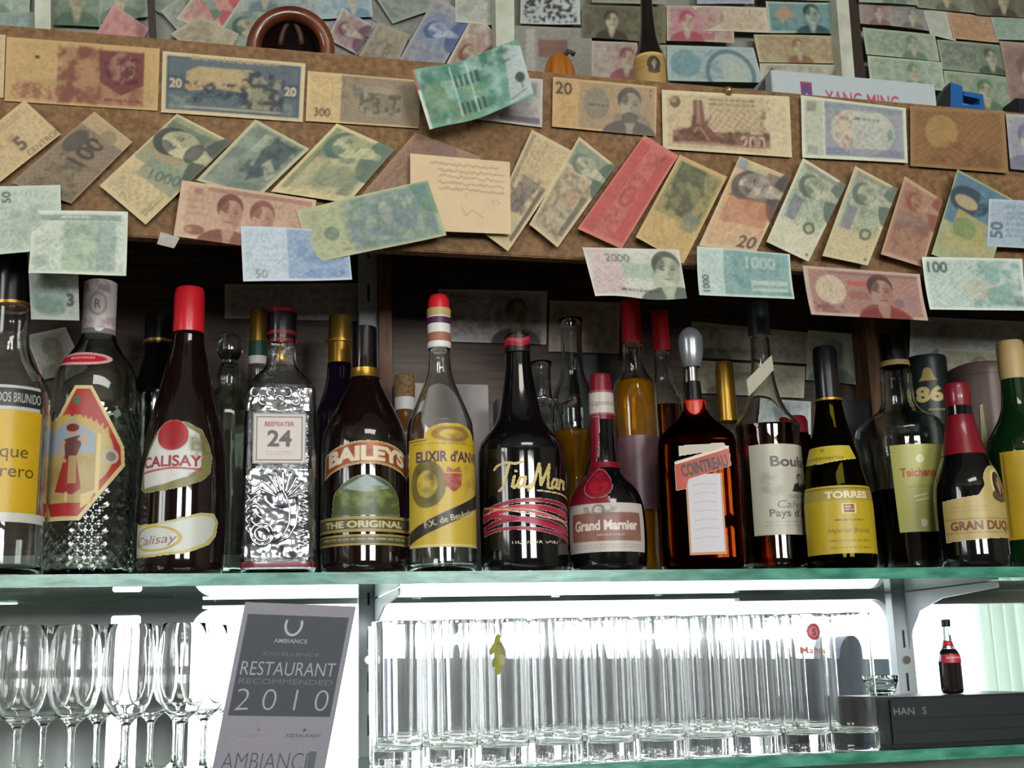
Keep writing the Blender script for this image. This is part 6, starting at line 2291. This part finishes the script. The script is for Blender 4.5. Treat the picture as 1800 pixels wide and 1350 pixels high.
A = Art(50, 62, '#b04050', 50, 1, True)
A.ell(0.5, 0.25, 0.2, 0.24, '#a84450')
A.ell(0.5, 0.25, 0.12, 0.15, '#b8888c')
A.text('S', 0.5, 0.25, 0.2, '#a03a48', 1, bold=0.04)
A.text('Mahou', 0.5, 0.76, 0.2, '#a86a60', 1, fit=0.95, bold=0.02)
o = near(1427)
glass_print(o, A, 1427, 1095, 1157, 46, 'red_print', 'small red round print')
o['label'] = 'clear highball glass in the front row with a small red round print'

# balloon stem glasses
SB = 0.168
st_out = [(0.030, 0.0), (0.0315, 0.0008), (0.0305, 0.002), (0.012, 0.005), (0.0055, 0.010), (0.0038, 0.02), (0.0036, 0.045), (0.0045, 0.058), (0.009, 0.064), (0.019, 0.071), (0.027, 0.082), (0.0315, 0.097), (0.033, 0.112), (0.0322, 0.13), (0.0297, 0.15), (0.0272, SB - 0.0006), (0.0268, SB)]
st_in = [(0.0262, SB - 0.0006), (0.0286, 0.15), (0.0310, 0.13), (0.0317, 0.112), (0.0302, 0.097), (0.0257, 0.083), (0.018, 0.073), (0.008, 0.0675), (0.002, 0.067)]
st_out, st_in = [[(r_ * 0.87, z_) for r_, z_ in q_] for q_ in (st_out, st_in)]
me_st = glass_mesh('wine_glass', st_out, st_in, 56)
me_st.materials.append(M['tumbler'])
me_st.shade_smooth()
SG = 'stemmed wine glasses on the lower shelf'
for y, us, rn in ((0.04, (-66, 30, 126, 222, 318), 'front row'), (0.108, (-18, 76, 170, 264, 358), 'second row'), (0.178, (-60, 32, 124, 216, 308, 400), 'rear row')):
    for i, u in enumerate(us):
        p = at(u, 1290, y)
        o = bpy.data.objects.new('wine_glass', me_st)
        COL.objects.link(o)
        o.location = (p.x, y, ZG)
        tag(o, f'clear stemmed wine glass, {ORD[i]} from the left in the {rn}', 'glass', SG)

# ------------------------------------------------------------------ printed sign standing among the glasses
YS = 0.012
q = [(431, 1058), (626, 1066), (569, 1362), (371, 1362)]
w_, h_ = 198, 300
A = Art(w_, h_, '#807e88', 250, 9)
DK = '#2e353d'
A.rect(0.045, 0.07, 0.955, 0.665, DK)
LT = '#9a9da2'
th = np.linspace(0.15 * math.pi, 1.0 * math.pi - 0.15 * math.pi, 20)
A.line([(0.47 + 0.072 * math.cos(t_ + 0.0), 0.125 + 0.062 * math.sin(t_)) for t_ in np.linspace(-0.35, math.pi + 0.35, 24)], 0.014, '#a5a8ac')
A.text('AMBIANCE', 0.47, 0.222, 0.026, '#8d9196', 1, fit=0.30, bold=0.01)
A.text('EXCELLENCE', 0.5, 0.30, 0.02, '#555d66', 1, fit=0.5)
A.text('RESTAURANT', 0.5, 0.385, 0.085, LT, 1, fit=0.84, bold=-0.012)
A.text('RECOMMENDED', 0.5, 0.463, 0.032, '#566069', 1, fit=0.84)
A.text('2 0 1 0', 0.5, 0.565, 0.135, LT, 1, fit=0.82, bold=-0.022)
A.text('Excellence', 0.34, 0.775, 0.024, '#8a7078', 1, fit=0.27)
A.text('RESTAURANT', 0.75, 0.775, 0.020, '#4a4a55', 1, fit=0.31, bold=0.02)
A.poly([(0.34, 0.73), (0.36, 0.75), (0.32, 0.75)], '#6a5a66')
A.poly([(0.75, 0.73), (0.77, 0.75), (0.73, 0.75)], '#3a3a45')
A.text('AMBIANCE', 0.47, 0.92, 0.105, '#3a4048', 1, fit=0.80, bold=-0.015)
A.rect(0.83, 0.865, 0.9, 1.0, '#4a525c')
A.dashes(0.16, 0.79, 0.5, 0.83, 1, '#8a8590', 0.35)
yy = YS
c = [np.array(at(u, v, yy - 0.0014)) for u, v in q]
ctr = Vector(((c[2][0] + c[3][0]) / 2, YS, Z_LOW))
t = thing('sign', ctr, 'grey slanting printed sign reading RESTAURANT 2010 left of the slotted upright', 'sign')
s_ = np.linspace(0, 1, A.nx)[None, :, None]
t_ = np.linspace(0, 1, A.ny)[:, None, None]
P = (c[0] * (1 - s_) + c[1] * s_) * (1 - t_) + (c[3] * (1 - s_) + c[2] * s_) * t_
zmin = Z_LOW + 0.0006
P[..., 2] = np.maximum(P[..., 2], zmin)
link('printed_face', sheet_mesh('printed_face', A, P - np.array(ctr)), M['card'], t)['label'] = 'printed face with a dark panel'
bm = bmesh.new()
cc = [Vector(x) - ctr for x in c]
for x in cc:
    x.z = max(x.z, zmin - Z_LOW)
fr = [bm.verts.new((x.x, -0.0012, x.z)) for x in cc]
bk = [bm.verts.new((x.x, 0.0012, x.z)) for x in cc]
bm.faces.new(fr)
bm.faces.new(bk[::-1])
for i in range(4):
    j = (i + 1) % 4
    bm.faces.new((fr[i], bk[i], bk[j], fr[j]))
bm_obj('card', bm, principled('sign_card', '#807e88', 0.5), t)

# ------------------------------------------------------------------ black case with lettering, small bottle on it, ashtray
yf = 0.05
p0, p1 = at(1560, 1230, yf), at(1850, 1230, yf)
zt = at(1680, 1222, yf).z
t = thing('black_case', ((p0.x + p1.x) / 2, yf, ZG), 'long black case with faint pale lettering right of the highball glasses', 'case')
hw_ = (p1.x - p0.x) / 2
ht = zt - ZG
box_obj('case_body', (-hw_, 0, 0), (hw_, 0.15, ht), M['black_plastic'], t, 0.003)
A = Art(2 * hw_, ht, '#1a2226', 300, 6)
A.text('HAN', 0.08, 0.26, 0.17, '#6d7c7e', 1, fit=0.125)
A.text('S', 0.205, 0.26, 0.17, '#6d7c7e', 1)
A.rect(0, 0.42, 1, 0.45, '#0c1012')
A.rect(0, 0.72, 1, 0.75, '#0f1416')
P = np.stack(np.broadcast_arrays(np.linspace(-hw_ + 0.003, hw_ - 0.003, A.nx)[None, :], np.full((1, 1), -0.0006), np.linspace(ht - 0.003, 0.003, A.ny)[:, None]), -1)
link('lettered_front', sheet_mesh('lettered_front', A, P), M['card'], t)['label'] = 'dark front with pale lettering'

b = Bottle('cola_bottle', 'miniature dark cola bottle with red label standing on the black case', 1673, 0.1,
           [(1212, 18), (1206, 18.5), (1166, 18.5), (1150, 17), (1142, 13)], M['cola'], None, z0=zt + 0.0004, vb=1200)
b.cap('neck', [(1143, 12.5), (1134, 9), (1120, 6.5), (1100, 5.5)], M['clear'], curve=True)
b.cap('cap', [(1102, 7.5), (1090, 8)], M['black_cap'])
b.cap('neck_label', [(1136, 9.4), (1128, 8.0)], M['red_label'])
A = Art(40, 14, '#b8303c', 40, 1)
A.dashes(0.2, 0.3, 0.8, 0.7, 1, '#d8b0b0', 0.9)
b.label('front_label', A, 1656, 1692, 1150, 1165, lab='red label')

p = at(1556, 1195, 0.12)
k = depth(p) / FPX
r_ = 30 * k
ro = [(0.006, 0.0), (r_ * 0.55, 0.0), (r_ * 0.7, 0.003), (r_ * 0.95, 0.018), (r_, 0.026)]
ri = [(r_ * 0.93, 0.026), (r_ * 0.85, 0.016), (r_ * 0.55, 0.006), (0.004, 0.005)]
me = glass_mesh('glass_ashtray', ro, ri)
o = link('glass_ashtray', me, M['clear_grey'])
o.location = (p.x, 0.13, zt + 0.0004)
tag(o, 'small round glass ashtray on the black case beside the highball glasses', 'ashtray')

# pale curtain beyond the right hand opening
x0, x1 = at(1722, 1150, 0.42).x, at(1880, 1150, 0.42).x
z0_, z1_ = Z_LOW - 0.3, 0.05
vs, fs = [], []
n = 60
for i in range(n):
    x = x0 + (x1 - x0) * i / (n - 1)
    y = 0.42 + 0.012 * math.sin(i * 0.75) + 0.005 * math.sin(i * 1.9)
    vs += [(x, y, z0_), (x, y, z1_)]
for i in range(n - 1):
    fs.append((2 * i, 2 * i + 2, 2 * i + 3, 2 * i + 1))
me = bpy.data.meshes.new('curtain')
me.from_pydata(vs, [], fs)
m = M['curtain']
b_ = m.node_tree.nodes['Principled BSDF']
tr = nd(m, 'ShaderNodeBsdfTranslucent')
tr.inputs[0].default_value = (*lin('#c4cfc4'), 1)
mx = nd(m, 'ShaderNodeMixShader')
mx.inputs[0].default_value = 0.3
out = [x for x in m.node_tree.nodes if x.type == 'OUTPUT_MATERIAL'][0]
m.node_tree.links.new(b_.outputs[0], mx.inputs[1])
m.node_tree.links.new(tr.outputs[0], mx.inputs[2])
m.node_tree.links.new(mx.outputs[0], out.inputs[0])
tag(link('curtain', me, m), 'pale green curtain hanging beyond the opening at the right edge', 'curtain')
